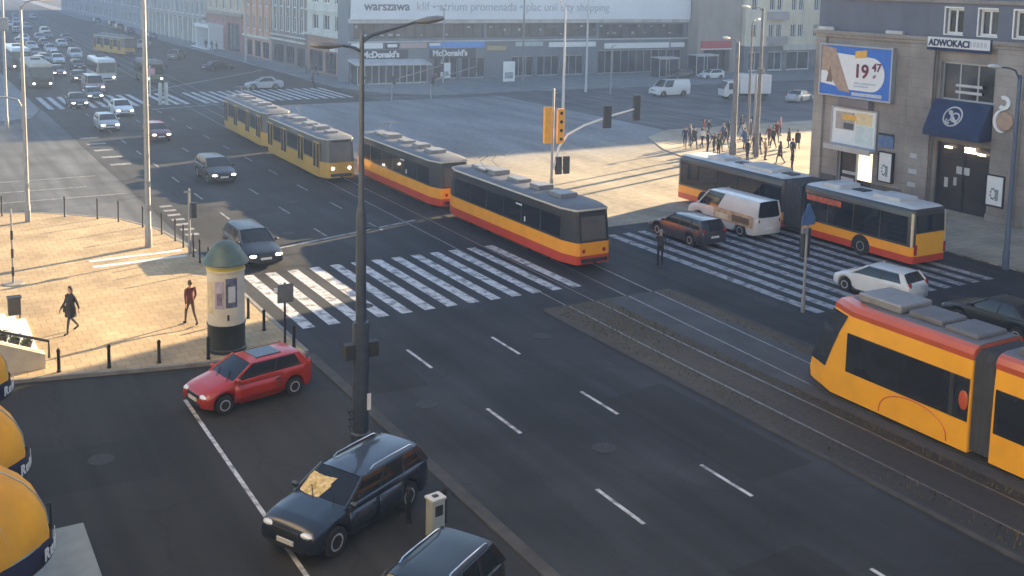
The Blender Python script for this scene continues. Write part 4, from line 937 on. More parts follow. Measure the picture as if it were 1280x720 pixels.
def wheel(parent, x, y, r, w=.28):
    mb = MB(); mb.loft([[(x + rr * math.cos(2 * math.pi * q / 18), y + yy, r + rr * math.sin(2 * math.pi * q / 18)) for q in range(18)] for rr, yy in ((r * .6, -w / 2), (r * .96, -w / 2), (r, -w / 2 + .03), (r, w / 2 - .03), (r * .96, w / 2), (r * .6, w / 2))])
    o = mb.build("wheel", M_RUBBER, parent, fix=True)
    s = 1 if y > 0 else -1
    mb = MB(); mb.loft([[(x + rr * math.cos(2 * math.pi * q / 18), y + s * yy, r + rr * math.sin(2 * math.pi * q / 18)) for q in range(18)] for rr, yy in ((r * .6, w / 2 - .04), (r * .5, w / 2 + .004), (r * .18, w / 2 - .02))])
    mb.build("rim", [M_RIM], o, fix=True)
for x in (2.0, -1.8):
    for s in (1, -1): wheel(t, x, s * .95, .42)
MB().box(-2.8, 2.7, -.5, .5, .5, .846).build("chassis", [M_PLAST], t, smooth=0)

# ------------------------------------------------------------------ trams and buses
def plan(xf, xr, w, fl, fn, rl, rn, cut=.1):
    """half plan (y>0) from the rear to the front, mirrored into a ring"""
    h = [(xr, 0), (xr, rn - cut * 1.6), (xr + cut, rn), (xr + rl, w), (xf - fl, w), (xf - cut, fn), (xf, fn - cut * 1.6), (xf, 0)]
    return h + [(x, -y) for x, y in reversed(h[1:-1])]
M_TORANGE = paint("tram_orange", (.92, .36, .012), .35, .4, grime=.10); M_TRED = paint("tram_red", (.55, .045, .012), .35, .4, grime=.10); M_TDARK = paint("tram_dark", (.034, .036, .041), .3, .4)
M_TYEL = paint("bus_yellow", (.90, .42, .015), .35, .4, grime=.10); M_TROOF = mat("tram_roof_grey", (.13, .135, .15), .6, var=.15, scale=1.2, grime=.3); M_TEDGE = mat("tram_roof_edge", (.52, .46, .36), .5, var=.08)
M_TOLD = paint("old_tram_amber", (.62, .34, .05), .4, .3, grime=.10); M_TOLDD = paint("old_tram_grey", (.10, .095, .085), .4, .3)
M_TGLASS = mat("tram_glass", (.014, .018, .024), .05, var=.5, scale=.8, spec=.6); M_SCREEN = mat("tram_windscreen", (.12, .11, .11), .12, var=.25, scale=.7, spec=.6)  # reflections put into the colour: grey windscreen, mottled panes
M_BELLOW = mat("bellows_grey", (.045, .05, .058), .85, var=.15)
def hull(root, levels, bands, mats, name="body"):
    rings = [[(x, y, z) for x, y in plan(*a)] for z, a in levels]
    return MB().loft(rings, 0, True, True, bands).build(name, mats, root, smooth=30, fix=True)
def side_pane(root, xa, xb, z0, z1, y, m, name="side_window", th=.012):
    s = 1 if y > 0 else -1
    return MB().box(xa, xb, min(y, y + s * th), max(y, y + s * th), z0, z1).build(name, [m], root, smooth=0)
def pantograph(root, x, z, up=1.4):
    mb = MB()
    for s in (-.45, .45): mb.tube([(x - .5, s, z), (x + .45, s * .8, z + up * .5), (x - .25, s * .55, z + up)], .022, 6)
    mb.tube([(x - .25, -.85, z + up - .06), (x - .25, -.6, z + up + .03), (x - .25, .6, z + up + .03), (x - .25, .85, z + up - .06)], .03, 6); mb.box(x - .7, x + .6, -.5, .5, z - .08, z + .02)
    mb.build("pantograph", [M_STEEL], root)
def old_tram(label, x, y, heading, oldstyle, doors, group, lights=False):
    t = thing("tram_car", label, "tram", (x, y, 0), heading, group)
    L, w = 13.3, 1.2; F, Rr = L / 2, -L / 2; a = lambda i, wi=0: (F - i, Rr + i, w - wi, .95, .93 - wi, .95, .93 - wi, .08)
    lo, mid, dk = (M_TOLD, M_TOLD, M_TOLDD) if oldstyle else (M_TRED, M_TORANGE, M_TDARK)
    lv = [(.28, a(.10)), (.32, a(.0)), (.72, a(0)), (.73, a(0)), (1.34, a(.02)), (1.35, a(.02)), (2.62, a(.20, .03)), (2.64, a(.20, .03)), (2.82, a(.24, .03)), (2.84, a(.18, -.01)), (2.92, a(.22, .02)), (3.02, a(.5, .2)), (3.08, a(1.0, .5))]
    hull(t, lv, [0, 0, 0, 1, 1, 2, 2, 2, 2, 3, 4, 4], [lo, mid, dk, M_TEDGE, M_TROOF])
    for s in (1, -1):
        if doors and s == -1:
            for xd in (F - 1.5, 1.9, -1.9, Rr + 1.5):
                d = side_pane(t, xd - .62, xd + .62, .5, 2.6, s * (w + .002), mid if oldstyle else M_TDARK, "door", .014)
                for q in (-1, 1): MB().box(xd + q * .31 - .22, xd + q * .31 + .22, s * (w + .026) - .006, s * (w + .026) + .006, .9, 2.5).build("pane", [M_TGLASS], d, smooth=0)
            rngs = [(F - 4.6, F - 2.4), (-1.1, 1.1), (Rr + 2.4, Rr + 4.6)]
        else: rngs = [(F - 1.15 - (k + 1) * 1.83, F - 1.15 - k * 1.83 - .12) for k in range(6)]
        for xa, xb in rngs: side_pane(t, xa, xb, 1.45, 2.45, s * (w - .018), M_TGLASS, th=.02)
    for sg in (1, -1):                                            # windscreens, tapered quarter panes, bumpers
        e = F * sg
        zs = ((1.46, .03), (2.56, .185)); mb = MB()
        mb.add([(e - sg * (i - .008), y, z) for (z, i), ys in zip(zs, ((-.70, .70), (.68, -.68))) for y in ys], [(0, 1, 2, 3)])
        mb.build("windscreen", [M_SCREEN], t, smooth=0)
        MB().box(min(e, e + sg * .12), max(e, e + sg * .12), -.72, .72, .42, .6).build("bumper", [M_PLAST], t, smooth=0, bevel=.03)
        for s in (1, -1): MB().ball((e - sg * .01, s * .58, .95), (.05, .1, .1), 8).build("headlight", [M_HEADON if (lights and sg == 1) else (M_HEAD if sg == 1 else M_TAIL)], t, fix=True)
        MB().box(min(e - sg * .3, e - sg * .205), max(e - sg * .3, e - sg * .205), -.6, .6, 2.6, 2.8).build("destination_box", [M_PLAST], t, smooth=0)
    if not oldstyle:
        for s in (1, -1):
            MB().box(-1.9, -1.35, s * 1.19 - .014, s * 1.19 + .014, 2.28, 2.36).build("side_number", [M_PLATE], t, smooth=0); MB().box(-2.3, -2.18, s * 1.2 - .012, s * 1.2 + .012, 1.55, 1.8).build("sticker", [M_PLATE], t, smooth=0)
    for xb in (3.1, -3.1):
        mb = MB(); mb.box(xb - 1.25, xb + 1.25, -.95, .95, .14, .5)
        for q in (-.95, .95): mb.tube([(xb + q, -.85, .33), (xb + q, .85, .33)], .33, 16)
        mb.build("bogie", [M_BLACK], t)
    for k, (xa, wd, ln_, hh) in enumerate(((-4.4, .5, 1.1, .16), (-2.3, .45, .9, .2), (-.2, .4, 1.2, .13), (2.2, .5, 1.0, .2), (4.2, .35, .9, .12))):
        MB().box(xa, xa + ln_, -wd, wd, 3.05, 3.12 + hh).build("roof_box", [M_STEEL], t, smooth=0, bevel=.03)
    pantograph(t, 3.6 if not oldstyle else -3.5, 3.2, .75)
    MB().tube([(F - .1, 0, .38), (F + .45, 0, .38)], .05, 8).tube([(Rr + .1, 0, .38), (Rr - .45, 0, .38)], .05, 8).build("coupler", [M_BLACK], t)
    return t
old_tram("yellow and red tram car with dark windows nearest the zebra crossing, rear end facing", 28.40, 47.0, Nn, False, True, "two car tram driving away")
old_tram("yellow and red tram car coupled in front of the one on the zebra crossing", 28.5, 61.4, R(89.5), False, True, "two car tram driving away")
old_tram("amber old tram car with pale windscreen coming towards the junction", 25.6, 72.3, R(-90.6), True, True, "old two car tram coming closer", lights=True)
old_tram("amber old tram car trailing behind the one with the pale windscreen", 26.15, 86.8, R(-91.6), True, True, "old two car tram coming closer")
old_tram("distant amber tram car turning behind the white minibus", 32.4, 187.5, R(-78), True, True, "old two car tram coming closer")

M_SCREENB = mat("cab_glass", (.03, .035, .045), .06, var=.1, spec=.6)
def low_floor_tram():
    t = thing("low_floor_tram", "modern low floor tram in yellow with orange red roof edge at the right edge", "tram", (27.7, 25.15, 0), Nn)
    w = 1.2
    def module(x0, x1, front, nm="car_body"):
        if front:
            A = lambda i, wi=0, fn=.80: (x1 - i, x0, w - wi, 1.1, fn - wi, .03, w - wi, .02)
            lv = [(.22, A(.25)), (.30, A(.08)), (.62, A(.02)), (.63, A(.02)), (1.12, A(.12)), (1.13, A(.12)), (2.35, A(.62, .02)), (2.36, A(.62, .02)), (2.98, A(.95, .05)), (2.99, A(.93, .04)), (3.16, A(1.0, .02)), (3.32, A(1.15, .10)), (3.40, A(1.45, .26)), (3.41, A(1.5, .3)), (3.44, A(1.8, .5))]
        else:
            A = lambda i, wi=0: (x1, x0, w - wi, .03, w - wi, .03, w - wi, .02)
            lv = [(.22, A(0)), (.30, A(0)), (.62, A(0)), (.63, A(0)), (1.12, A(0)), (1.13, A(0)), (2.35, A(0, .02)), (2.36, A(0, .02)), (2.98, A(0, .05)), (2.99, A(0, .04)), (3.16, A(0, .02)), (3.32, A(0, .10)), (3.40, A(0, .26)), (3.41, A(0, .3)), (3.44, A(0, .5))]
        hull(t, lv, [0, 0, 0, 0, 0, 0, 0, 0, 0, 1, 1, 1, 2, 2], [M_TYEL, M_TRED2, M_TROOF], nm)
    global M_TRED2; M_TRED2 = paint("tram_roof_red", (.50, .085, .030), .35, .4)
    module(-6.55, 0, True); module(-14.8, -7.25, False); module(-23, -15.5, False)
    for x0 in (-7.25, -15.5):
        rg = [[(x, y, z) for y, z in ((-1.12, .3), (1.12, .3), (1.12, 3.05), (.9, 3.3), (-.9, 3.3), (-1.12, 3.05))] for x in [x0 + .02 + .66 * k / 8 for k in range(9)]]
        for k, rr in enumerate(rg):
            if k % 2: rg[k] = [(x, y * .955, z - (.06 if z > 3 else 0)) for x, y, z in rr]
        MB().loft(rg).build("bellows", [M_BELLOW], t, smooth=0, fix=True)
    for s in (1, -1):
        for xa, xb in ((-6.5, -1.95), (-14.7, -7.35), (-22.9, -15.6)):
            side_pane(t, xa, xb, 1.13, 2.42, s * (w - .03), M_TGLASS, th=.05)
        side_pane(t, -6.0, -5.86, 1.13, 2.42, s * (w + .022), M_TDARK, "window_bar", .008)
        arch = [(-4.6 + 1.25 * math.cos(q), .30 + .78 * math.sin(q) ** .8 if math.sin(q) > 0 else .30) for q in [math.pi * k / 16 for k in range(17)]]
        mb = MB(); y = s * (w + .004)
        for (xa, za), (xb, zb) in zip(arch[:-1], arch[1:]):
            mb.tube([(xa, y, za), (xb, y, zb)], .018, 5)
        mb.build("wheel_cover", [M_TRED], t)
        MB().ball((-6.35, s * (w + .03), 1.75), (.16, .05, .3), 8).build("door_marker_light", [M_TRED2], t, fix=True)
        MB().ball((-.32, s * .6, .92), (.1, .16, .08), 8).build("headlight", [M_HEAD], t, fix=True)
    mb = MB(); rows = []
    for z, i, wi in ((1.0, .095, 0), (1.7, .345, .01), (2.35, .62, .02), (2.93, .92, .045)):
        h = plan(-i + .012, -6.55, w - wi + .012, 1.1, .80 - wi + .012, .03, w, .02); a, b = Vector(h[5]), Vector(h[4]); c_ = a.lerp(b, .86)
        rows.append([(x, y, z) for x, y in [tuple(c_), h[5], h[6]]] + [(x, -y, z) for x, y in [h[6], h[5], tuple(c_)]])
    mb.loft(rows, 0, False, False).build("windscreen", [M_SCREENB], t, smooth=0)
    MB().box(-.5, .04, -.80, .80, .20, .62).build("bumper", [M_PLAST], t, smooth=0, bevel=.05)
    mb = MB(); mb.box(-3.6, -1.9, -.75, .75, 3.44, 3.72); mb.build("roof_unit", [M_STEEL], t, smooth=0, bevel=.06)
    for a, b, wd, h in ((-5.0, -3.75, .6, 3.62), (-6.3, -5.15, .7, 3.58), (-9.4, -7.6, .7, 3.66), (-11.6, -9.8, .75, 3.75), (-14.2, -12.2, .65, 3.62)):
        MB().box(a, b, -wd, wd, 3.42, h).build("roof_unit", [M_TROOF], t, smooth=0, bevel=.06)
    for xb in (-4.6, -11, -19):
        mb = MB(); mb.box(xb - 1.1, xb + 1.1, -.9, .9, .12, .35)
        for q in (-.9, .9): mb.tube([(xb + q, -.85, .31), (xb + q, .85, .31)], .30, 14)
        mb.build("bogie", [M_BLACK], t)
    pantograph(t, -8.6, 3.7, .6)
    return t
low_floor_tram()

def articulated_bus():
    t = thing("articulated_bus", "long yellow and red articulated bus with white roof beside the stone corner building", "bus", (43.6, 42.4, 0), Nn)
    w = 1.27
    def sec(x0, x1):
        A = lambda wi=0, i=0: (x1 - i, x0 + i, w - wi, .25, w - .1 - wi, .2, w - .08 - wi, .06)
        lv = [(.28, A()), (.30, A()), (.62, A()), (.63, A()), (1.08, A()), (1.09, A()), (2.72, A(.05, .06)), (2.86, A(.08, .08)), (2.94, A(.13, .12)), (3.02, A(.3, .25)), (3.05, A(.6, .6))]
        hull(t, lv, [0, 0, 0, 1, 1, 2, 2, 2, 3, 3], [M_TRED, M_TORANGE, M_TDARK, mat("bus_roof_pale", (.62, .62, .61), .5, var=.12, scale=.8, grime=.3)], "body")
    sec(-8.95, -1.55); sec(-.25, 8.95)
    rg = [[(x, y, z) for y, z in ((-1.2, .4), (1.2, .4), (1.2, 2.75), (1.0, 2.95), (-1.0, 2.95), (-1.2, 2.75))] for x in [-1.53 + 1.26 * k / 12 for k in range(13)]]
    for k, rr in enumerate(rg):
        if k % 2: rg[k] = [(x, y * .95, z * .985) for x, y, z in rr]
    MB().loft(rg).build("bellows", [M_BELLOW], t, smooth=0, fix=True)
    for s in (1, -1):
        for xa, xb in [(-8.6 + 1.72 * k, -8.6 + 1.72 * k + 1.62) for k in range(4)] + [(-.05 + 1.75 * k, -.05 + 1.75 * k + 1.65) for k in range(5)]:
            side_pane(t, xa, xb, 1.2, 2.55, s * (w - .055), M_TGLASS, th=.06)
        for x in (-5.8, 1.2, 6.3): wheel(t, x, s * 1.14, .48, .28)
        for x in (-5.8, 1.2, 6.3):
            mb = MB(); y = s * (w + .004)
            pts = [(x + .6 * math.cos(q), .48 + .6 * math.sin(q)) for q in [math.pi * k / 12 for k in range(13)]]
            mb.add([(x + .6, y, .3)] + [(a, y, b) for a, b in pts] + [(x - .6, y, .3)], [tuple(range(15))]); mb.build("wheel_arch", [M_BLACK], t, smooth=0)
    MB().box(-9.0, -8.93, -1.02, 1.02, .62, 1.75).build("rear_panel", [M_TYEL], t, smooth=0, bevel=.02)
    MB().box(-8.96, -8.86, -.98, .98, 1.80, 2.62).build("rear_window", [M_TGLASS], t, smooth=0)
    MB().box(8.84, 8.97, -1.08, 1.08, 1.12, 2.62).build("windscreen", [M_TGLASS], t, smooth=0)
    for s in (1, -1):
        MB().box(-9.005, -8.95, s * 1.05 - .08, s * 1.05 + .08, .7, 1.2).build("tail_light", [M_TAIL], t, smooth=0)
        MB().tube([(-8.85, s * 1.19, 1.1), (-8.80, s * 1.15, 2.72)], .07, 8).build("corner_post", [mat("bus_cream", (.72, .6, .42), .5)], t)
    for a, b, wd in ((-7.6, -5.9, .7), (-3.8, -2.6, .8), (1.2, 3.6, .8), (5.3, 6.8, .7)):
        MB().box(a, b, -wd, wd, 3.0, 3.22).build("roof_unit", [M_WHITEG], t, smooth=0, bevel=.06)
    for x in (-4.6, .5, 4.4): MB().box(x - .4, x + .4, -.35, .35, 3.02, 3.10).build("roof_hatch", [M_PLAST], t, smooth=0, bevel=.02)
    MB().box(-4.4, -2.0, 1.283, 1.288, 2.2, 2.5).build("side_lettering", [mat("side_display", (.45, .09, .04), .5, var=.5, scale=5)], t, smooth=0)
articulated_bus()

def small_bus(name, label, x, y, heading, L, W, H, low, top, roof, lights=True):
    t = thing(name, label, "bus", (x, y, 0), heading); w = W / 2; F = L / 2
    A = lambda wi=0, i=0: (F - i, -F + i, w - wi, .35, w - .12 - wi, .2, w - .08 - wi, .07)
    zb = 1.15
    lv = [(.3, A()), (.33, A()), (zb, A()), (zb + .01, A()), (H - .45, A(.04, .12)), (H - .44, A(.04, .12)), (H - .12, A(.1, .2)), (H - .03, A(.25, .35)), (H, A(.5, .7))]
    hull(t, lv, [0, 0, 0, 1, 1, 2, 2, 2], [low, top, roof])
    n = max(3, int(L / 1.7))
    for s in (1, -1):
        for k in range(n):
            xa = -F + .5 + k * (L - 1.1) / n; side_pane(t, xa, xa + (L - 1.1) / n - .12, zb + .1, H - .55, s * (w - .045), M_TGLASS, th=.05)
        for xx in (F * .55, -F * .55): wheel(t, xx, s * (w - .13), .45)
        MB().ball((F - .03, s * (w - .38), .68), (.06, .17, .12), 8).build("headlight", [M_HEADON if lights else M_HEAD], t, fix=True)
        MB().tube([(F - .1, s * (w - .05), H - .5), (F + .25, s * (w + .12), H - .62)], .03, 6).box(F + .18, F + .28, s * (w + .14) - .1, s * (w + .14) + .1, H - 1.0, H - .6).build("mirror", [M_PLAST], t)
    mb = MB(); mb.add([(F - .0 + .012, -w + .22, zb + .12), (F + .012, w - .22, zb + .12), (F - .105, w - .26, H - .5), (F - .105, -w + .26, H - .5)], [(0, 1, 2, 3)]); mb.build("windscreen", [M_TGLASS], t, smooth=0)
    MB().box(F - .05, F + .02, -.5, .5, .42, .6).build("grille", [M_PLAST], t, smooth=0)
    MB().box(-1.0, .2, -.5, .5, H - .01, H + .16).build("roof_hatch", [M_PLAST], t, smooth=0, bevel=.04)
    return t
small_bus("minibus", "white minibus coming closer through the far zebra crossing", 22.9, 141.5, S, 8.0, 2.35, 2.95, P_WHITE, P_BEIGE, P_WHITE)
small_bus("city_bus", "dark city bus with pale roof front waiting left of the queue", 14.9, 138.0, S, 12.0, 2.5, 3.0, mat("bus_olive", (.06, .05, .035), .4), M_TDARK, mat("bus_roof_cream", (.5, .43, .34), .6))
small_bus("city_bus", "brown city bus with white roof sign standing second at the left edge", 15.2, 163, S, 12.0, 2.5, 3.1, P_BROWN, M_TDARK, P_WHITE)
small_bus("delivery_lorry", "olive green high sided vehicle hidden behind the tall white pole", 27.9, 137.5, S, 7.0, 2.3, 2.9, mat("olive_paint", (.17, .20, .10), .5), mat("olive_paint_dark", (.11, .13, .07), .5), mat("grey_tarp", (.2, .21, .22), .8))

# ------------------------------------------------------------------ street furniture
t = thing("street_lamp", "tall dark blue double armed lamp post in the middle foreground", "street lamp", (11.5, 28.0, 0))
MB().lathe([(.30, 0), (.30, .25), (.245, .3), (.24, 3.55), (.23, 3.62)], 20).build("base_sleeve", M_POLE, t)
MB().lathe([(.155, 3.6), (.145, 6.85), (.115, 7.0), (.085, 7.1), (.065, 11.9), (.05, 12.0)], 18).build("pole", M_POLE, t)
for s in (1, -1): MB().box(s * .22 if s > 0 else -.52, .52 if s > 0 else -.22, -.14, .14, 2.55, 3.0).build("control_box", M_PLAST, t, smooth=0, bevel=.02)
MB().box(.10, .22, -.262, -.246, 1.0, 1.5).build("sticker", M_PLATE, t, smooth=0)
for k in range(3): MB().tube([(-.24, -.05, .5 + .22 * k), (-.42, -.12, .56 + .22 * k), (-.36, -.16, .40 + .22 * k)], .022, 6).build("cable_clip", M_PLAST, t)
MB().tube([(.1, 0, 6.4), (.5, 0, 6.38)], .03, 8).build("bracket", M_POLE, t)
MB().tube([(0, 0, 11.75), (.25, .0, 11.95), (1.2, .05, 12.2), (1.75, .08, 12.35)], [.05, .045, .04, .035], 8).build("arm", M_POLE, t)
MB().tube([(0, 0, 11.5), (-.22, 0, 11.62), (-.62, 0, 11.7)], [.05, .045, .04], 8).build("arm", M_POLE, t)
def cobra(mb, p, d, L=.85, w=.15):
    d = Vector(d).normalized(); sd = Vector((-d.y, d.x, 0)).normalized(); up = d.cross(sd) * -1
    up = Vector((0, 0, 1)); rg = []
    for q, ww, hh in ((0, .05, .04), (.12, .09, .07), (.4, w, .11), (.75, w * .95, .10), (.95, w * .6, .06), (1, w * .25, .03)):
        c = Vector(p) + d * L * q
        rg.append([tuple(c + sd * ww * math.cos(a) + up * hh * math.sin(a)) for a in [2 * math.pi * k / 12 for k in range(12)]])
    mb.loft(rg)
mb = MB(); cobra(mb, (1.7, .08, 12.34), (1, .03, .12), .95); mb.build("lamp_head", M_POLEG, t)
mb = MB(); cobra(mb, (-.58, 0, 11.69), (-1, 0, .03), .95); mb.build("lamp_head", M_POLEG, t)

def lamp(label, x, y, h, arms, m, r0=.13, r1=.07, extras=(), head=M_LAMPW, z=0.0, curve=True):
    t = thing("street_lamp", label, "street lamp", (x, y, z))
    MB().lathe([(r0 * 1.25, 0), (r0 * 1.25, .9), (r0, 1.0), (r0 * .9, h * .45), (r1, h - .05), (r1 * .8, h)], 14).build("pole", m, t)
    for dx, dy, dz, L in arms:
        mb = MB(); mb.tube([(0, 0, h - .25), (dx * .25, dy * .25, h + dz * .55), (dx * .6, dy * .6, h + dz * .9), (dx, dy, h + dz)], [.05, .045, .04, .035], 8); mb.build("arm", m, t)
        mb = MB(); cobra(mb, (dx * .95, dy * .95, h + dz), (dx, dy, .1 * abs(dx)), L); mb.build("lamp_head", head, t)
    for z_, s in extras: MB().box(-s, s, -r0 - s, r0 + s * .6, z_ - s * 1.6, z_ + s * 1.6).build("control_box", m, t, smooth=0, bevel=.02)
    return t
lamp("pale sunlit lamp post with curved arm on the far side of the plaza", 6.0, 61.5, 11.6, [(1.0, -.2, .35, .9)], M_STEEL, .12, .065, ((2.0, .09), (3.5, .07)), z=.12)
lamp("pale sunlit tall mast on the plaza near the white painted lines", 10.6, 53.2, 14.5, [(1.8, 0, .8, .9)], M_STEEL, .14, .09, ((2.0, .1), (3.2, .09), (4.6, .07)), z=.12)
lamp("slim pale post with round lamp at the top left edge", 8.4, 100.4, 13.5, [(1.0, 0, .3, .9)], M_STEEL, .13, .08, ((9.0, .35),), z=0)
lamp("white tall mast right of the yellow signals in front of the gallery", 74.2, 108.2, 15, [(-1.8, 0, .5, .9)], M_WHITEG, .13, .08)
lamp("white bent lamp post with grey curved arm behind the nearest two car tram", 50.9, 77.7, 11.3, [(-2.2, 0, 1.0, 1.0)], M_WHITEG, .13, .07, head=M_POLEG)
lamp("thin grey lamp post in front of the gallery's banner", 68.1, 113.3, 13, [(1.4, 0, .5, .9)], M_POLEG, .14, .08)
lamp("thin grey lamp post at the right end of the glass pavilion", 61.6, 122.5, 9.8, [(-1.2, 0, .3, .8)], M_STEEL, .11, .07)
lamp("short grey lamp post left of the white fascia strip", 75.5, 104.8, 5.8, [(.5, 0, .2, .5)], M_STEEL, .10, .07)
lamp("tall dark lamp post at the crowded corner, left of a pair", 57.7, 63.2, 9.0, [(-.9, 0, .3, .7)], M_POLEG, .24, .16, z=.11)
lamp("tall dark lamp post at the crowded corner with white lamp head, right of a pair", 58.7, 61.6, 11.7, [(-1.5, 0, .1, .8)], M_POLEG, .17, .09, ((6.8, .14),), z=.11)
lamp("slim dark lamp post among the crowd near the cream tenement", 61.8, 66.0, 10.4, [(.7, .3, .2, .6)], M_POLEG, .12, .07, z=.11)
lamp("pale short post between the lorry and the crowd", 66.5, 70.2, 5.8, [(.5, 0, .1, .4)], M_STEEL, .12, .08, z=.11)
lamp("slim white post before the salmon house porch", 47.9, 164.0, 11, [(-1.4, 0, .4, .8)], M_WHITEG, .13, .08, z=.11)
lamp("blue grey post at the right edge near the shop poster", 46.4, 31.2, 9.5, [(-1.6, 0, .4, .9)], mat("pole_blue", (.06, .09, .15), .45), .13, .09, z=.11)

def signal_head(parent, c, h, w, m, lens=3, facing=-1, d=.22, hood=.12, rad=.36):
    mb = MB(); x, y, z = c
    mb.box(x - w / 2, x + w / 2, y - d / 2, y + d / 2, z, z + h)
    o = mb.build("signal_head", m, parent, smooth=0, bevel=.025)
    mb = MB()
    for k in range(lens):
        zz = z + h * (k + .5) / lens; mb.tube([(x, y + facing * d / 2, zz), (x, y + facing * (d / 2 + hood), zz)], min(w * rad, h / lens * .42), 12)
    mb.build("visor", M_BLACK, o); return o
M_SIGY = mat("signal_yellow", (.82, .40, .03), .5, var=.08, scale=4); M_SIGD = mat("signal_back_dark", (.03, .036, .048), .5)
t = thing("traffic_signal", "traffic signal mast with two yellow heads and a long curved arm", "traffic signal", (36.6, 57.0, 0))
MB().lathe([(.12, 0), (.12, .8), (.085, .9), (.08, 6.7), (.05, 6.75)], 12).build("post", M_STEEL, t)
signal_head(t, (-.45, -.1, 3.25), 2.35, .58, M_SIGY, 5, 1); signal_head(t, (.45, -.2, 3.2), 2.25, .50, M_SIGY, 4, -1, hood=.03, rad=.22)
MB().tube([(.12, 0, 1.5), (.5, 0, 2.9), (1.2, .05, 3.7), (2.6, .1, 4.25), (5.0, .2, 4.8), (7.0, .3, 5.15)], [.08, .08, .075, .07, .065, .055], 10).build("mast_arm", M_WHITE, t)
signal_head(t, (4.3, .05, 3.95), 1.5, .60, M_SIGD, 3, 1); signal_head(t, (6.9, .3, 4.3), 1.75, .5, M_SIGD, 3, 1)
for dx in (-.3, .3): signal_head(t, (dx + .75, -.1, 1.15), 1.15, .42, M_SIGD, 2, 1)
MB().tube([(0, 0, 1.6), (1.0, 0, 1.6)], .03, 8).build("bracket", M_STEEL, t)
t = thing("traffic_signal", "cream signal post with dark heads at the plaza kerb near the black estate car", "traffic signal", (12.1, 51.1, .12))
MB().lathe([(.09, 0), (.09, .6), (.06, .7), (.055, 3.1), (.04, 3.2)], 12).build("post", M_STEEL, t)
signal_head(t, (.22, 0, 1.75), .75, .26, M_SIGD, 2, 1, .2); MB().box(-.25, .1, -.05, -.03, 3.0, 3.1).build("bracket", M_STEEL, t, smooth=0)
t = thing("sign_post", "grey square sign back on a thin post by the near zebra crossing", "sign", (12.05, 36.6, 0.12))
MB().lathe([(.045, 0), (.04, 2.35)], 10).build("post", M_BLACK, t); MB().box(-.30, .30, -.10, -.045, 1.62, 2.32).build("sign_plate", M_POLEG, t, smooth=0, bevel=.015); MB().box(-.42, -.302, -.1, -.05, 2.05, 2.2).build("bracket", M_WHITE, t, smooth=0)
t = thing("sign_post", "tall signal post with blue sign standing on the wide east crossing", "sign", (32.6, 31.0, 0))
MB().lathe([(.09, 0), (.09, .7), (.06, .8), (.055, 4.6)], 12).build("post", M_STEEL, t)
MB().prism([(-.38, -.06), (.38, -.06), (.38, -.03), (-.38, -.03)], 3.75, 4.05).loft([[(-.38, -.06, 4.052), (.38, -.06, 4.052), (.38, -.03, 4.052), (-.38, -.03, 4.052)], [(-.03, -.06, 4.65), (.03, -.06, 4.65), (.03, -.03, 4.65), (-.03, -.03, 4.65)]]).build("sign_plate", mat("sign_blue", (.06, .13, .28), .5), t, smooth=0)
signal_head(t, (.16, .22, 2.3), 1.25, .40, M_SIGD, 3, 1); MB().box(-.3, -.06, -.05, .05, 3.4, 3.65).build("camera_box", M_STEEL, t, smooth=0)
t = thing("sign_post", "thin pale marker post standing on the plaza at the left edge", "sign", (4.15, 49.3, .12))
MB().lathe([(.05, 0), (.04, 3.3)], 10, band=[0]).build("post", M_STEEL, t)
for k in range(3): MB().lathe([(.056, .35 + .8 * k), (.056, .75 + .8 * k)], 10).build("band", M_BLACK, t)
MB().lathe([(.45, .0), (.42, .03), (.1, .05)], 18).build("base_plate", M_KERB, t)
t = thing("pipe_arch", "pale curved pipe mast bending left at the far plaza corner", "mast", (9.5, 99.5, 0))
MB().tube([(0, 0, 0), (0, 0, 1.9), (-.25, 0, 2.5), (-1.0, 0, 2.75), (-3.5, 0, 2.9)], .09, 10).build("pipe", M_STEEL, t)
t = thing("traffic_bollard", "pair of pale island posts at the far zebra crossing", "bollard", (24.2, 112.8, 0))
for x in (-.25, .35): MB().lathe([(.2, 0), (.2, 2.2), (.14, 2.3)], 12, c=(x, 0)).build("post", mat("island_post_pale", (.45, .45, .40), .6), t)
t = thing("sign_post", "small pink topped sign on the traffic island by the olive vehicle", "sign", (24.6, 121, 0))
MB().lathe([(.07, 0), (.06, 3.4)], 10).build("post", M_WHITE, t); MB().box(-.55, .55, -.08, -.04, 2.4, 3.1).build("sign_plate", mat("sign_pink", (.55, .30, .34), .6), t, smooth=0)

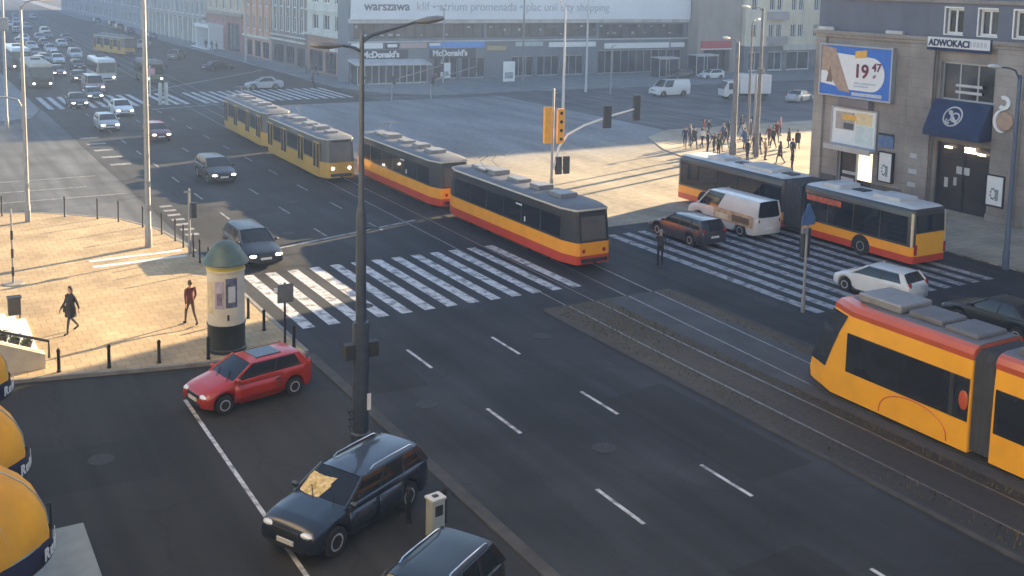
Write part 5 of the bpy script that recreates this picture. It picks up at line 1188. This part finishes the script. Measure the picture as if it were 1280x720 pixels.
for x, y, a, l in ((47.6, 107.2, 6.4, "slim curved signal mast left of the glass pavilion's kerb"), (51.6, 105.6, 6.2, "slim curved signal mast in front of the glass pavilion")):
    t = thing("traffic_signal", l, "traffic signal", (x, y, 0))
    MB().tube([(0, 0, 0), (0, 0, 1.6), (.25, 0, 2.2), (1.0, 0, 2.6), (a * .6, 0, 3.3), (a, 0, 3.9)], [.09, .08, .075, .07, .06, .05], 8).build("mast_arm", M_STEEL, t)
    signal_head(t, (a - .2, .1, 3.1), .95, .34, M_SIGD, 3, -1, .2); signal_head(t, (.2, -.1, 1.9), .9, .32, M_SIGD, 3, -1, .2)
for x, y, w, h, l in ((68.6, 117.6, 1.7, 3.1, "tall white poster stand before the blue fascia"), (63.0, 124.6, 1.4, 2.5, "small white poster stand under the second restaurant sign")):
    t = thing("poster_stand", l, "poster stand", (x, y, .11))
    MB().box(-w / 2, w / 2, -.08, .08, .5, h).build("panel", [M_WHITE], t, smooth=0, bevel=.02); MB().box(-w / 2 + .2, w / 2 - .3, -.092, -.083, .9, h * .55).build("print", [mat("stand_print", (.3, .32, .36), .6, var=.5, scale=4)], t, smooth=0)
    for q in (-1, 1): MB().box(q * w * .4 - .05, q * w * .4 + .05, -.05, .05, 0, .498).build("leg", [M_POLEG], t, smooth=0)
# advertising column
t = thing("advertising_column", "round advertising column with green cone roof and yellow band", "advertising column", (10.05, 37.15, 0.12)); t.scale = (1, 1, .975)
MB().lathe([(.70, 0), (.70, .12), (.665, .16), (.665, .98), (.69, 1.02), (.69, 1.06), (.60, 1.08)], 36).build("base", mat("column_base_green", (.025, .032, .032), .5, var=.2), t)
MB().lathe([(.655, 1.06), (.655, 3.02), (.62, 3.03)], 48).build("drum", mat("column_cream", (.62, .56, .46), .6, var=.08, scale=2), t)
MB().lathe([(.62, 3.0), (.685, 3.03), (.685, 3.10), (.67, 3.12), (.67, 3.22), (.69, 3.24), (.69, 3.30), (.6, 3.31)], 40, band=[0, 0, 0, 1, 0, 0, 0]).build("cornice_band", [mat("column_band_cream", (.60, .52, .36), .6), mat("column_band_yellow", (.55, .42, .05), .5)], t)
MB().lathe([(.60, 3.30), (.80, 3.31), (.83, 3.34), (.80, 3.40), (.72, 3.52), (.60, 3.72), (.46, 3.92), (.30, 4.06), (.14, 4.12), (.02, 4.14)], 40).build("cap", mat("column_cap_verdigris", (.075, .115, .105), .5, var=.2, scale=3, grime=.3), t)
def wrap(a0, a1, z0, z1, r=.662):
    mb = MB(); n = 10
    mb.loft([[(r * math.cos(a0 + (a1 - a0) * k / n), r * math.sin(a0 + (a1 - a0) * k / n), z) for k in range(n + 1)] for z in (z0, z1)], 0, False, False); return mb
cam_a = math.atan2(-37.25, -10.05)
for nm, a0, a1, z0, z1, m in (("poster", -.02, .62, 1.75, 2.85, mat("poster_slate", (.10, .11, .17), .6, var=.5, scale=4)), ("poster", .12, .5, 1.95, 2.55, mat("poster_pale", (.55, .55, .58), .6)), ("poster", -.62, -.08, 1.72, 2.75, mat("poster_lilac", (.42, .36, .44), .6, var=.3, scale=3)), ("poster", -.5, -.2, 1.85, 2.3, mat("poster_dusk", (.22, .16, .22), .6, var=.4, scale=5)), ("poster", -1.3, -.75, 1.5, 2.7, mat("poster_sand", (.60, .48, .30), .6, var=.2, scale=3)), ("poster", .05, .17, 1.28, 1.5, M_PLAST)):
    wrap(cam_a + a0, cam_a + a1, z0, z1, .662 + .004 * (z1 - z0 < .9) + .003 * (a0 > .1)).build(nm, m, t, smooth=60)

# bollards
def bollard(x, y, label, group, h=.82, r=.06, z=.12):
    t = thing("bollard", label, "bollard", (x, y, z), 0, group)
    MB().lathe([(r * 1.25, 0), (r * 1.25, .06), (r, .08), (r * .92, h * .86)], 12).build("shaft", M_BLACK, t)
    MB().lathe([(r * .92, h * .86 + .002), (r * 1.15, h * .88), (r * 1.15, h * .93), (r * .7, h), (r * .1, h + .02)], 12).build("cap", M_BLACK, t); return t
near = [(4.45, 37.45, "leftmost black bollard on the near plaza edge beside the steps"), (6.0, 37.1, "black bollard between two others on the near plaza edge"), (7.6, 36.8, "black bollard on the near plaza edge left of the red car"),
        (9.2, 36.4, "black bollard in front of the advertising column behind the red car"), (11.75, 40.2, "upper black bollard right of the advertising column"), (11.85, 38.5, "lower black bollard right of the advertising column"), (12.25, 36.2, "black bollard at the foot of the grey sign post")]
for x, y, l in near: bollard(x, y, l, "bollards round the near plaza edge", z=.12)
kerbb = [(4.9, 63.5), (7.9, 61.9), (9.4, 60.6), (10.3, 59.5), (11.2, 57.6), (11.75, 55.6), (12.05, 53.9), (12.1, 52.4), (12.1, 50.4), (12.1, 49.2), (12.1, 47.6)]
names = ["at the left end of the curved kerb", "beside the pale curved lamp post", "where the curved kerb starts to bend", "on the bend of the curved kerb", "just left of the sunlit tall mast", "right behind the sunlit tall mast", "right of the sunlit tall mast", "next to the kerb ladder markings", "beside the cream signal post", "behind the advertising column's roof, upper", "behind the advertising column's roof, lower"]
for (x, y), nme in zip(kerbb, names): bollard(x, y, "thin black kerb bollard " + nme, "bollards along the curved plaza kerb", h=1.15, r=.045)
for x, y, l in ((11.55, 22.6, "black bollard right of the parking meter"), (10.75, 23.0, "black bollard left of the parking meter")): bollard(x, y, l, "bollards beside the parking meter", h=.9, z=0)
t = thing("parking_meter", "pale grey box shaped parking meter beside the slate blue estate car", "parking meter", (11.05, 22.1, .0), R(8)); t.scale = (.92, .92, .88)
MB().box(-.2, .2, -.17, .17, .0, 1.08).build("cabinet", mat("meter_grey", (.36, .39, .37), .5, var=.06), t, smooth=0, bevel=.02)
MB().box(-.23, .23, -.2, .2, 1.082, 1.16).build("lid", M_WHITEG, t, smooth=0, bevel=.02); MB().box(-.09, .06, -.07, .05, 1.162, 1.19).build("solar_panel", M_BLACK, t, smooth=0); MB().box(-.12, .12, -.185, -.171, .65, .95).build("screen", M_PLAST, t, smooth=0)

# steps, rail, bin, planters at the lower left
t = thing("entrance_steps", "sunlit white stone steps with dark handrail at the left edge of the plaza", "steps", (2.5, 41.0, .12))
for k in range(5): MB().box(-2.84, 1.55 - .36 * k, -2.6, 2.6, .15 * k + (.001 if k else 0), .15 * (k + 1)).build("step", mat("step_stone", (.70, .66, .56), .8, var=.08, scale=2), t, smooth=0, bevel=.01)
MB().tube([(1.75, -2.7, .25), (1.75, -2.7, .85), (-1.3, -2.7, 2.0), (-1.3, -2.7, .7)], .05, 8).build("handrail", M_BLACK, t)
MB().box(-2.83, 1.6, -3.0, -2.62, -.1, .5).loft([[(-2.83, -3.0, .502), (1.6, -3.0, .502), (1.6, -2.62, .502), (-2.83, -2.62, .502)], [(-2.83, -3.0, 1.6), (-1.0, -3.0, 1.6), (-1.0, -2.62, 1.6), (-2.83, -2.62, 1.6)]]).build("parapet", mat("step_parapet", (.55, .47, .35), .8, var=.1), t, smooth=0)
M_PLANT = mat("plant_leaf", (.05, .06, .025), .8, var=.5, scale=6)
for k, (x, y, z, l) in enumerate(((3.68, 39.7, .275, "lowest dark flower pot on the white steps"), (3.3, 39.75, .425, "middle dark flower pot on the white steps"), (2.95, 40.0, .575, "topmost dark flower pot on the white steps"))):
    p = thing("flower_pot", l, "flower pot", (x, y, z), 0, "flower pots on the steps")
    MB().lathe([(.13, 0), (.2, .26), (.21, .30), (.17, .30), (.16, .24)], 16).build("pot", M_PLAST, p)
    mb = MB()
    for q in range(60):
        a, e = random.uniform(0, 6.3), random.uniform(.2, 1.3); rr = random.uniform(.08, .22); c = Vector((rr * math.cos(a) * math.cos(e), rr * math.sin(a) * math.cos(e), .28 + rr * math.sin(e)))
        d = Vector((random.uniform(-1, 1), random.uniform(-1, 1), random.uniform(-.4, 1))).normalized() * .05; s = d.orthogonal().normalized() * .03
        mb.add([tuple(c - d), tuple(c + s), tuple(c + d), tuple(c - s)], [(0, 1, 2, 3)])
    mb.build("plant", M_PLANT, p, smooth=0)
t = thing("litter_bin", "dark litter bin standing behind the white steps", "bin", (3.72, 44.2, .12)); t.scale = (.75, .75, .72)
MB().box(-.3, .3, -.25, .25, .25, 1.15).build("bin_body", M_PLAST, t, smooth=0, bevel=.03); MB().box(-.34, .34, -.29, .29, 1.152, 1.22).build("lid", M_BLACK, t, smooth=0, bevel=.02)
for s in (-.25, .25): MB().box(s - .03, s + .03, -.03, .03, 0, .248).build("leg", M_BLACK, t, smooth=0)

# yellow dome awnings on the house wall
M_AWN = mat("awning_yellow", (.78, .34, .02), .85, var=.14, scale=1.5, grime=.2); M_VAL = mat("awning_navy", (.012, .016, .05), .8)
def dome_awning(label, y, z, r=1.45, d=1.35):
    t = thing("dome_awning", label, "awning", (-.35, y, z), 0, "yellow dome awnings")
    n, m = 20, 8; rows = []
    def P(a, e, k=1.0): return (max(0.01, d * math.cos(e) * math.sin(a)) * k + .0, -r * math.cos(a) * math.cos(e) * k, 1.55 * math.sin(e))
    for j in range(m + 1):
        e = (math.pi / 2 - .04) * j / m
        rows.append([P(math.pi * i / n, e, 1 + (.015 if i % 4 == 0 else -.008 if i % 2 else -.022)) for i in range(n + 1)])
    c = MB().loft(rows, 0, False, False).build("canopy", M_AWN, t, smooth=50, fix=False)
    rows = [[(lambda p: (p[0], p[1], z_))(P(math.pi * i / n, 0, kk)) for i in range(n + 1)] for z_, kk in ((-.006, 1.0), (-.36, 1.01))]
    v = MB().loft(rows, 0, False, False).build("valance", M_VAL, t, smooth=50)
    rows = [[(lambda p: (p[0], p[1], z_))(P(math.pi * i / n, 0, 1.02)) for i in range(n + 1)] for z_ in (-.33, -.375)]
    MB().loft(rows, 0, False, False).build("hem", M_BLACK, t, smooth=50)
    word = "Rubal"                                                # wraps round the valance
    for i, chh in enumerate(word):
        a = math.pi * (.37 + .034 * i); p = P(a, 0, 1.02); nx, ny = math.sin(a) / d, -math.cos(a) / r; L = math.hypot(nx, ny); nx, ny = nx / L, ny / L
        rot = Matrix(((-ny, 0, nx), (nx, 0, ny), (0, 1, 0)))
        text("lettering", chh, .29, (p[0] + nx * .02, p[1] + ny * .02, -.29), None, M_PLATE, t, bold=.012, rot=rot, align='CENTER', ext=.004)
    mb = MB()
    for i in (0, 5, 10, 15, 20): mb.tube([P(math.pi * i / n, (math.pi / 2 - .04) * j / m, .985) for j in range(m + 1)], .014, 5)
    mb.build("rib", M_ALU, t); return t
AWZ = 3.95
dome_awning("nearest yellow dome awning with navy valance on the house wall at the bottom left", 19.25, AWZ, 1.65, 2.42)
dome_awning("middle yellow dome awning with navy valance above the parking lot", 22.75, AWZ, 1.6, 2.40)
dome_awning("farthest yellow dome awning with navy valance beside the white steps", 27.3, AWZ, 1.6, 2.50)
t = thing("cafe_terrace", "pale concrete terrace slab with rounded step and black railing under the awnings", "terrace", (1.0, 23.0, 0))
M_TERR = mat("terrace_concrete", (.26, .28, .27), .85, var=.15, scale=1.5, bump=.2)
MB().box(-1.34, 2.55, -6, 3.2, -.03, .30).build("slab", M_TERR, t, smooth=0, bevel=.02)
MB().lathe([(1.30, .302), (1.26, .62), (1.15, .68), (.1, .70)], 28, c=(.35, -.4)).build("rounded_step", mat("terrace_pale", (.36, .38, .38), .8, var=.1), t)
mb = MB(); mb.tube([(1.75, 2.5, .302), (1.75, 2.5, 1.3), (.7, 2.5, 1.3), (-1.3, 2.5, 1.3)], .03, 8); mb.tube([(0, 2.5, .302), (0, 2.5, 1.3)], .03, 8); mb.build("railing", M_BLACK, t)
t = thing("wall_pipe", "blue tube sign hanging close to the wall at the bottom left corner", "sign", (-.35, 9.0, 7.4))
MB().tube([(.66, 2.2, -1.9), (.66, 2.2, 3.0)], .07, 10).build("tube", mat("tube_blue", (.08, .17, .33), .4), t); MB().tube([(-.55, 2.2, 2.6), (.66, 2.2, 2.6)], .03, 8).build("bracket", M_STEEL, t)

# ------------------------------------------------------------------ people
SKIN = mat("skin", (.50, .30, .22), .6, var=.05); HAIRM = {k: mat("hair_" + k, c, .6) for k, c in (("dark", (.018, .013, .010)), ("brown", (.06, .035, .02)), ("grey", (.25, .24, .23)), ("fair", (.30, .20, .09)))}
CL = {k: mat("cloth_" + k, c, .9, var=.15, scale=6) for k, c in (("black", (.014, .014, .017)), ("charcoal", (.035, .036, .042)), ("navy", (.020, .028, .06)), ("blue", (.05, .10, .24)), ("grey", (.14, .14, .15)), ("white", (.62, .60, .57)), ("brown", (.085, .05, .032)), ("red", (.30, .03, .03)), ("maroon", (.13, .03, .03)), ("beige", (.42, .34, .23)), ("green", (.04, .08, .04)), ("denim", (.05, .07, .13)), ("pink", (.45, .2, .24)))}
BASES = {}
def person_mesh(pose):
    if pose in BASES: return BASES[pose]
    V, Eg, Rd, Tg = [], [], [], []
    def v(p, r, tg, link=None):
        V.append(p); Rd.append(r if isinstance(r, tuple) else (r, r)); Tg.append(tg)
        if link is not None: Eg.append((link, len(V) - 1))
        return len(V) - 1
    walk = 1 if pose.startswith('walk') else 0; w = .9 if pose.endswith('w') else 1.0
    pel = v((0, 0, .96), (.13, .155 * w), 'leg'); sp = v((.0, 0, 1.12), (.11 * w, .135 * w), 'top', pel); ch = v((.0, 0, 1.30), (.125, .165 * w), 'top', sp); ub = v((-.01, 0, 1.41), (.09, .12), 'top', ch)
    nk = v((.0, 0, 1.49), .052, 'skin', ub); hd = v((.015, 0, 1.56), (.075, .068), 'skin', nk); h2 = v((.02, 0, 1.64), (.098, .078), 'skin', hd); h3 = v((.01, 0, 1.71), (.07, .06), 'skin', h2)
    v((.118, 0, 1.605), .013, 'skin', h2)
    for s in (1, -1):
        st = walk * s
        hp = v((.01, s * .085, .90), .088, 'leg', pel); kn = v((.04 + .14 * st, s * .095, .50), .057, 'leg', hp); an = v((-.02 + (.26 if st > 0 else -.34 if st < 0 else 0), s * .1, .10 + (.08 if st < 0 else 0)), .04, 'leg', kn)
        fx = V[an][0]; hl = v((fx - .03, s * .1, .045 + (.09 if st < 0 else 0)), .038, 'shoe', an); v((fx + .17, s * .12, .035 + (.0 if st < 0 else 0)), (.045, .03), 'shoe', hl)
        sw = -walk * s
        sh = v((-.01, s * .185 * w, 1.40), .062, 'top', ub); el = v((-.03 + .07 * sw, s * .235, 1.13), .046, 'top', sh)
        if pose == 'phone' and s == 1: wr = v((.20, .12, 1.25), .033, 'top', el); dr = Vector((.45, -.3, .8)).normalized()
        else: wr = v((.03 + .2 * sw, s * .25, .90), .033, 'top', el); dr = Vector((.25 * (1 + sw), 0, -1)).normalized()
        wp = Vector(V[wr]); pm = v(tuple(wp + dr * .07), (.034, .022), 'skin', wr); pp = Vector(V[pm]); sd = Vector((1, 0, .2)).normalized()
        sd = (sd - dr * sd.dot(dr)).normalized(); cu = Vector((0, -s, 0))
        for k, ln_ in ((-1.5, .075), (-.5, .09), (.5, .085), (1.5, .065)):
            a = pp + sd * k * .017 + dr * .02; b = v(tuple(a + dr * ln_ * .5), .009, 'skin', pm); v(tuple(a + dr * ln_ * .9 + cu * .025), .008, 'skin', b)
        b = v(tuple(pp - dr * .035 + sd * .045), .011, 'skin', pm); v(tuple(pp + sd * .06 + dr * .01 + cu * .01), .009, 'skin', b)
    me = bpy.data.meshes.new("body"); me.from_pydata(V, Eg, []); me.update()
    o = bpy.data.objects.new("body", me); COL.objects.link(o)
    o.modifiers.new("skin", 'SKIN').use_smooth_shade = True
    for i, sv in enumerate(me.skin_vertices[0].data): sv.radius = Rd[i]; sv.use_root = (i == 0)
    ss = o.modifiers.new("sub", 'SUBSURF'); ss.levels = ss.render_levels = 1
    bpy.context.view_layer.update()
    out = bpy.data.meshes.new_from_object(o.evaluated_get(bpy.context.evaluated_depsgraph_get()))
    bpy.data.objects.remove(o)
    idx = {'top': 0, 'leg': 1, 'skin': 2, 'shoe': 3}; segs = [(Vector(V[a]), Vector(V[b]), Tg[b] if not (Tg[b] == 'top' and Tg[a] == 'leg') else 'top', ) for a, b in Eg]
    for p in out.polygons:
        c = p.center; best = (9, 'top')
        for a, b, tg in segs:
            ab = b - a; tt = max(0, min(1, (c - a).dot(ab) / ab.dot(ab))); dd = (c - a - ab * tt).length
            if dd < best[0]: best = (dd, tg)
        p.material_index = idx[best[1]]
    BASES[pose] = out; return out
def hair_mesh(long):
    key = 'hair%d' % long
    if key in BASES: return BASES[key]
    mb = MB(); rows = []
    for i in range(7):
        e = math.pi / 2 * (1 - i / 6) if i < 6 else -.0
        zz = 1.652 + .098 * math.sin(e); rr = math.cos(e) if i < 6 else 1.0
        rows.append([(.005 + .108 * rr * math.cos(q) - (.03 if math.cos(q) > .3 and i > 3 else 0), .092 * rr * math.sin(q), zz) for q in [2 * math.pi * k / 16 for k in range(16)]])
    rows[0] = [(a * .1, b * .1, 1.755) for a, b, c in rows[1]]
    if long: rows.append([(min(.02, .005 + .10 * math.cos(q)), .095 * math.sin(q), 1.50 if math.cos(q) < .3 else 1.62) for q in [2 * math.pi * k / 16 for k in range(16)]]); rows.append([(min(0, .0 + .09 * math.cos(q)), .085 * math.sin(q), 1.40 if math.cos(q) < .3 else 1.61) for q in [2 * math.pi * k / 16 for k in range(16)]])
    else: rows.append([(min(.04, .005 + .10 * math.cos(q)), .085 * math.sin(q), 1.58 if math.cos(q) < .3 else 1.65) for q in [2 * math.pi * k / 16 for k in range(16)]])
    o = mb.loft(rows).build("hair", HAIRM["dark"], None, smooth=70, fix=True); BASES[key] = o.data; bpy.data.objects.remove(o); return BASES[key]
def coat_mesh(ln_):
    key = 'coat%.2f' % ln_
    if key in BASES: return BASES[key]
    rows = []
    for z, a, b in ((1.46, .075, .10), (1.41, .12, .17), (1.28, .155, .20), (1.10, .14, .17), (.95, .165, .20), (ln_, .20, .225), (ln_, .17, .2)):
        rows.append([(a * math.cos(q), b * math.sin(q), z) for q in [2 * math.pi * k / 20 for k in range(20)]])
    o = MB().loft(rows).build("coat", CL["black"], None, smooth=60, fix=True); BASES[key] = o.data; bpy.data.objects.remove(o); return BASES[key]
def person(label, x, y, heading, pose, top, leg, hair="dark", long=0, coat=None, z=0.0, s=1.0, group=None):
    t = thing("person", label, "person", (x, y, z), heading, group); t.scale = (s, s, s)
    def part(nm, me, ms):
        me = me.copy(); me.materials.clear()
        for m in ms: me.materials.append(m)
        o = bpy.data.objects.new(nm, me); COL.objects.link(o); o.parent = t; return o
    me = person_mesh(pose); mi = [p.material_index for p in me.polygons]
    b = part("body", me, [CL[top], CL[leg], SKIN, CL["black"]]); b.data.polygons.foreach_set("material_index", mi)
    part("hair", hair_mesh(long), [HAIRM[hair]])
    if coat: part("coat", coat_mesh(coat), [CL[top]])
    mb = MB()
    for e in (-.032, .032): mb.ball((.108, e, 1.645), (.012, .013, .009), 6)
    mb.build("eyes", M_BLACK, t)
    return t
person("woman in dark coat and skirt walking across the sunlit plaza", 5.4, 41.5, R(-150), 'walkw', "black", "charcoal", long=1, coat=.62, z=.12, s=1.03)
tb_ = thing("shoulder_bag", "dark shoulder bag carried by the woman on the plaza", "bag", (5.32, 41.78, .98), R(-150)); MB().box(-.16, .16, -.06, .06, -.12, .14).build("bag", CL["black"], tb_, smooth=0, bevel=.03); MB().tube([(-.12, 0, .14), (-.02, -.03, .55), (.1, 0, .14)], .012, 6).build("strap", CL["black"], tb_)
person("person in maroon jacket walking beside the advertising column", 9.55, 40.4, R(100), 'walk', "maroon", "brown", hair="brown", z=.12, s=1.02)
person("person in charcoal jacket crossing between the trams and the wide zebra", 31.8, 39.6, R(60), 'phone', "charcoal", "black", hair="grey", s=1.02)
import colorsys
crowd = [ # x, y, top, legs, hair, pose, text
 (56.6, 67.8, "navy", "charcoal", "dark", "walk", "in navy jacket, leftmost of the sunny crowd"), (57.8, 68.6, "grey", "denim", "grey", "stand", "in grey jacket beside the leftmost navy one"), (57.0, 67.1, "charcoal", "black", "dark", "walk", "in charcoal coat at the left kerb of the crowd"),
 (57.9, 67.2, "white", "navy", "dark", "walk", "in white top over navy trousers near the kerb"), (56.7, 65.1, "black", "black", "dark", "stand", "all in black by the kerb behind the bus front"), (62.0, 71.8, "red", "charcoal", "brown", "stand", "in bright red jacket left of the pair of lamp posts"),
 (62.2, 71.3, "black", "denim", "dark", "walk", "in black jacket and jeans behind the bright red one"), (56.6, 64.2, "brown", "charcoal", "dark", "walk", "in brown jacket right behind the bus front"), (56.2, 63.2, "green", "black", "brown", "stand", "in dark green jacket above the bus front"),
 (60.8, 67.9, "blue", "charcoal", "fair", "stand", "in blue jacket just left of the thick lamp post"), (59.8, 66.4, "charcoal", "denim", "dark", "walk", "in charcoal jacket and jeans touching the thick lamp post"), (64.1, 68.9, "white", "charcoal", "dark", "walk", "in white top between the lamp posts"),
 (68.9, 72.8, "navy", "black", "dark", "walk", "in navy coat far back by the slim dark post"), (65.0, 69.1, "grey", "charcoal", "grey", "stand", "in grey coat behind the slim dark post"), (59.7, 62.9, "brown", "brown", "brown", "stand", "in brown clothes in the middle of the sunlit pavement"),
 (59.8, 62.4, "black", "charcoal", "dark", "walk", "in black jacket beside the one in brown clothes"), (56.5, 60.2, "black", "navy", "dark", "stand", "in black jacket closest to the bus roof"), (63.9, 65.6, "maroon", "brown", "dark", "walk", "in maroon jacket walking on the sunlit pavement"),
 (63.3, 64.5, "charcoal", "black", "dark", "walk", "in charcoal jacket next to the maroon one"), (66.2, 67.1, "maroon", "black", "dark", "walk", "in maroon jacket and black trousers farther back"), (69.4, 69.9, "pink", "charcoal", "fair", "stand", "in pink jacket farthest back on the sunlit pavement"),
 (64.9, 64.3, "brown", "navy", "brown", "stand", "in brown coat near the stone building corner"), (64.9, 63.3, "black", "brown", "dark", "walk", "in black coat at the right end of the crowd"), (58.3, 58.6, "charcoal", "charcoal", "dark", "walk", "in charcoal coat above the middle of the bus roof"),
 (60.3, 59.3, "navy", "charcoal", "dark", "stand", "in navy jacket before the stone building corner"), (56.4, 55.4, "black", "black", "dark", "stand", "all in black at the very corner of the stone building"), (58.6, 60.5, "beige", "charcoal", "fair", "stand", "small in beige jacket alone on bright pavement"),
 (66.7, 72.1, "charcoal", "navy", "dark", "walk", "in charcoal jacket far back between the posts"), (58.2, 65.3, "navy", "denim", "brown", "walk", "in navy jacket and jeans left of the thick post"), (63.1, 69.8, "black", "black", "dark", "stand", "all in black behind the thick post"), (60.7, 65.1, "blue", "navy", "dark", "stand", "in blue coat right of the lamp post pair"),
]
rnd = random.Random(5)
for i, (x, y, tp, lg, hr, ps, lb) in enumerate(crowd):
    person("pedestrian " + lb, x, y, rnd.uniform(0, 6.28), ps if ps != "walk" or i % 3 else "walkw", tp, lg, hair=hr, long=i % 2, coat=(.6 if "coat" in lb else None), z=.06, s=rnd.uniform(.95, 1.06), group="pedestrians at the sunny corner")
for x, y, tp, lb in ((50.0, 120.4, "black", "in black in front of the glass pavilion"), (58.9, 119.2, "maroon", "in maroon in front of the pavilion's right half"), (49.6, 137.0, "navy", "in navy outside the ivory house"), (49.9, 141.5, "grey", "in grey outside the ivory house"), (49.2, 186.0, "black", "in black beside the salmon house porch"), (49.4, 190.0, "maroon", "in maroon in front of the salmon house porch"), (49.3, 193.5, "charcoal", "in charcoal beyond the salmon house porch"), (44.5, 124.0, "charcoal", "in charcoal at the far kerb left of the pavilion")):
    person("pedestrian " + lb, x, y, rnd.uniform(0, 6.28), 'walk', tp, "charcoal", z=.11 if x > 47.4 else 0, group="pedestrians far off")

# ------------------------------------------------------------------ air
hz = MB().box(GX0 - 3, GX1 + 3, GY0 - 3, GY1 + 3, -1.1, 38).build("haze", [], None, smooth=0); hz["kind"] = "stuff"
hm = bpy.data.materials.new("haze_air"); hm.use_nodes = True; n = hm.node_tree.nodes; n.remove(n["Principled BSDF"])
pv = n.new("ShaderNodeVolumePrincipled"); pv.inputs["Color"].default_value = (.48, .66, 1, 1); pv.inputs["Density"].default_value = HAZE; pv.inputs["Anisotropy"].default_value = .2
hm.node_tree.links.new(pv.outputs[0], n["Material Output"].inputs["Volume"]); hz.data.materials.append(hm)
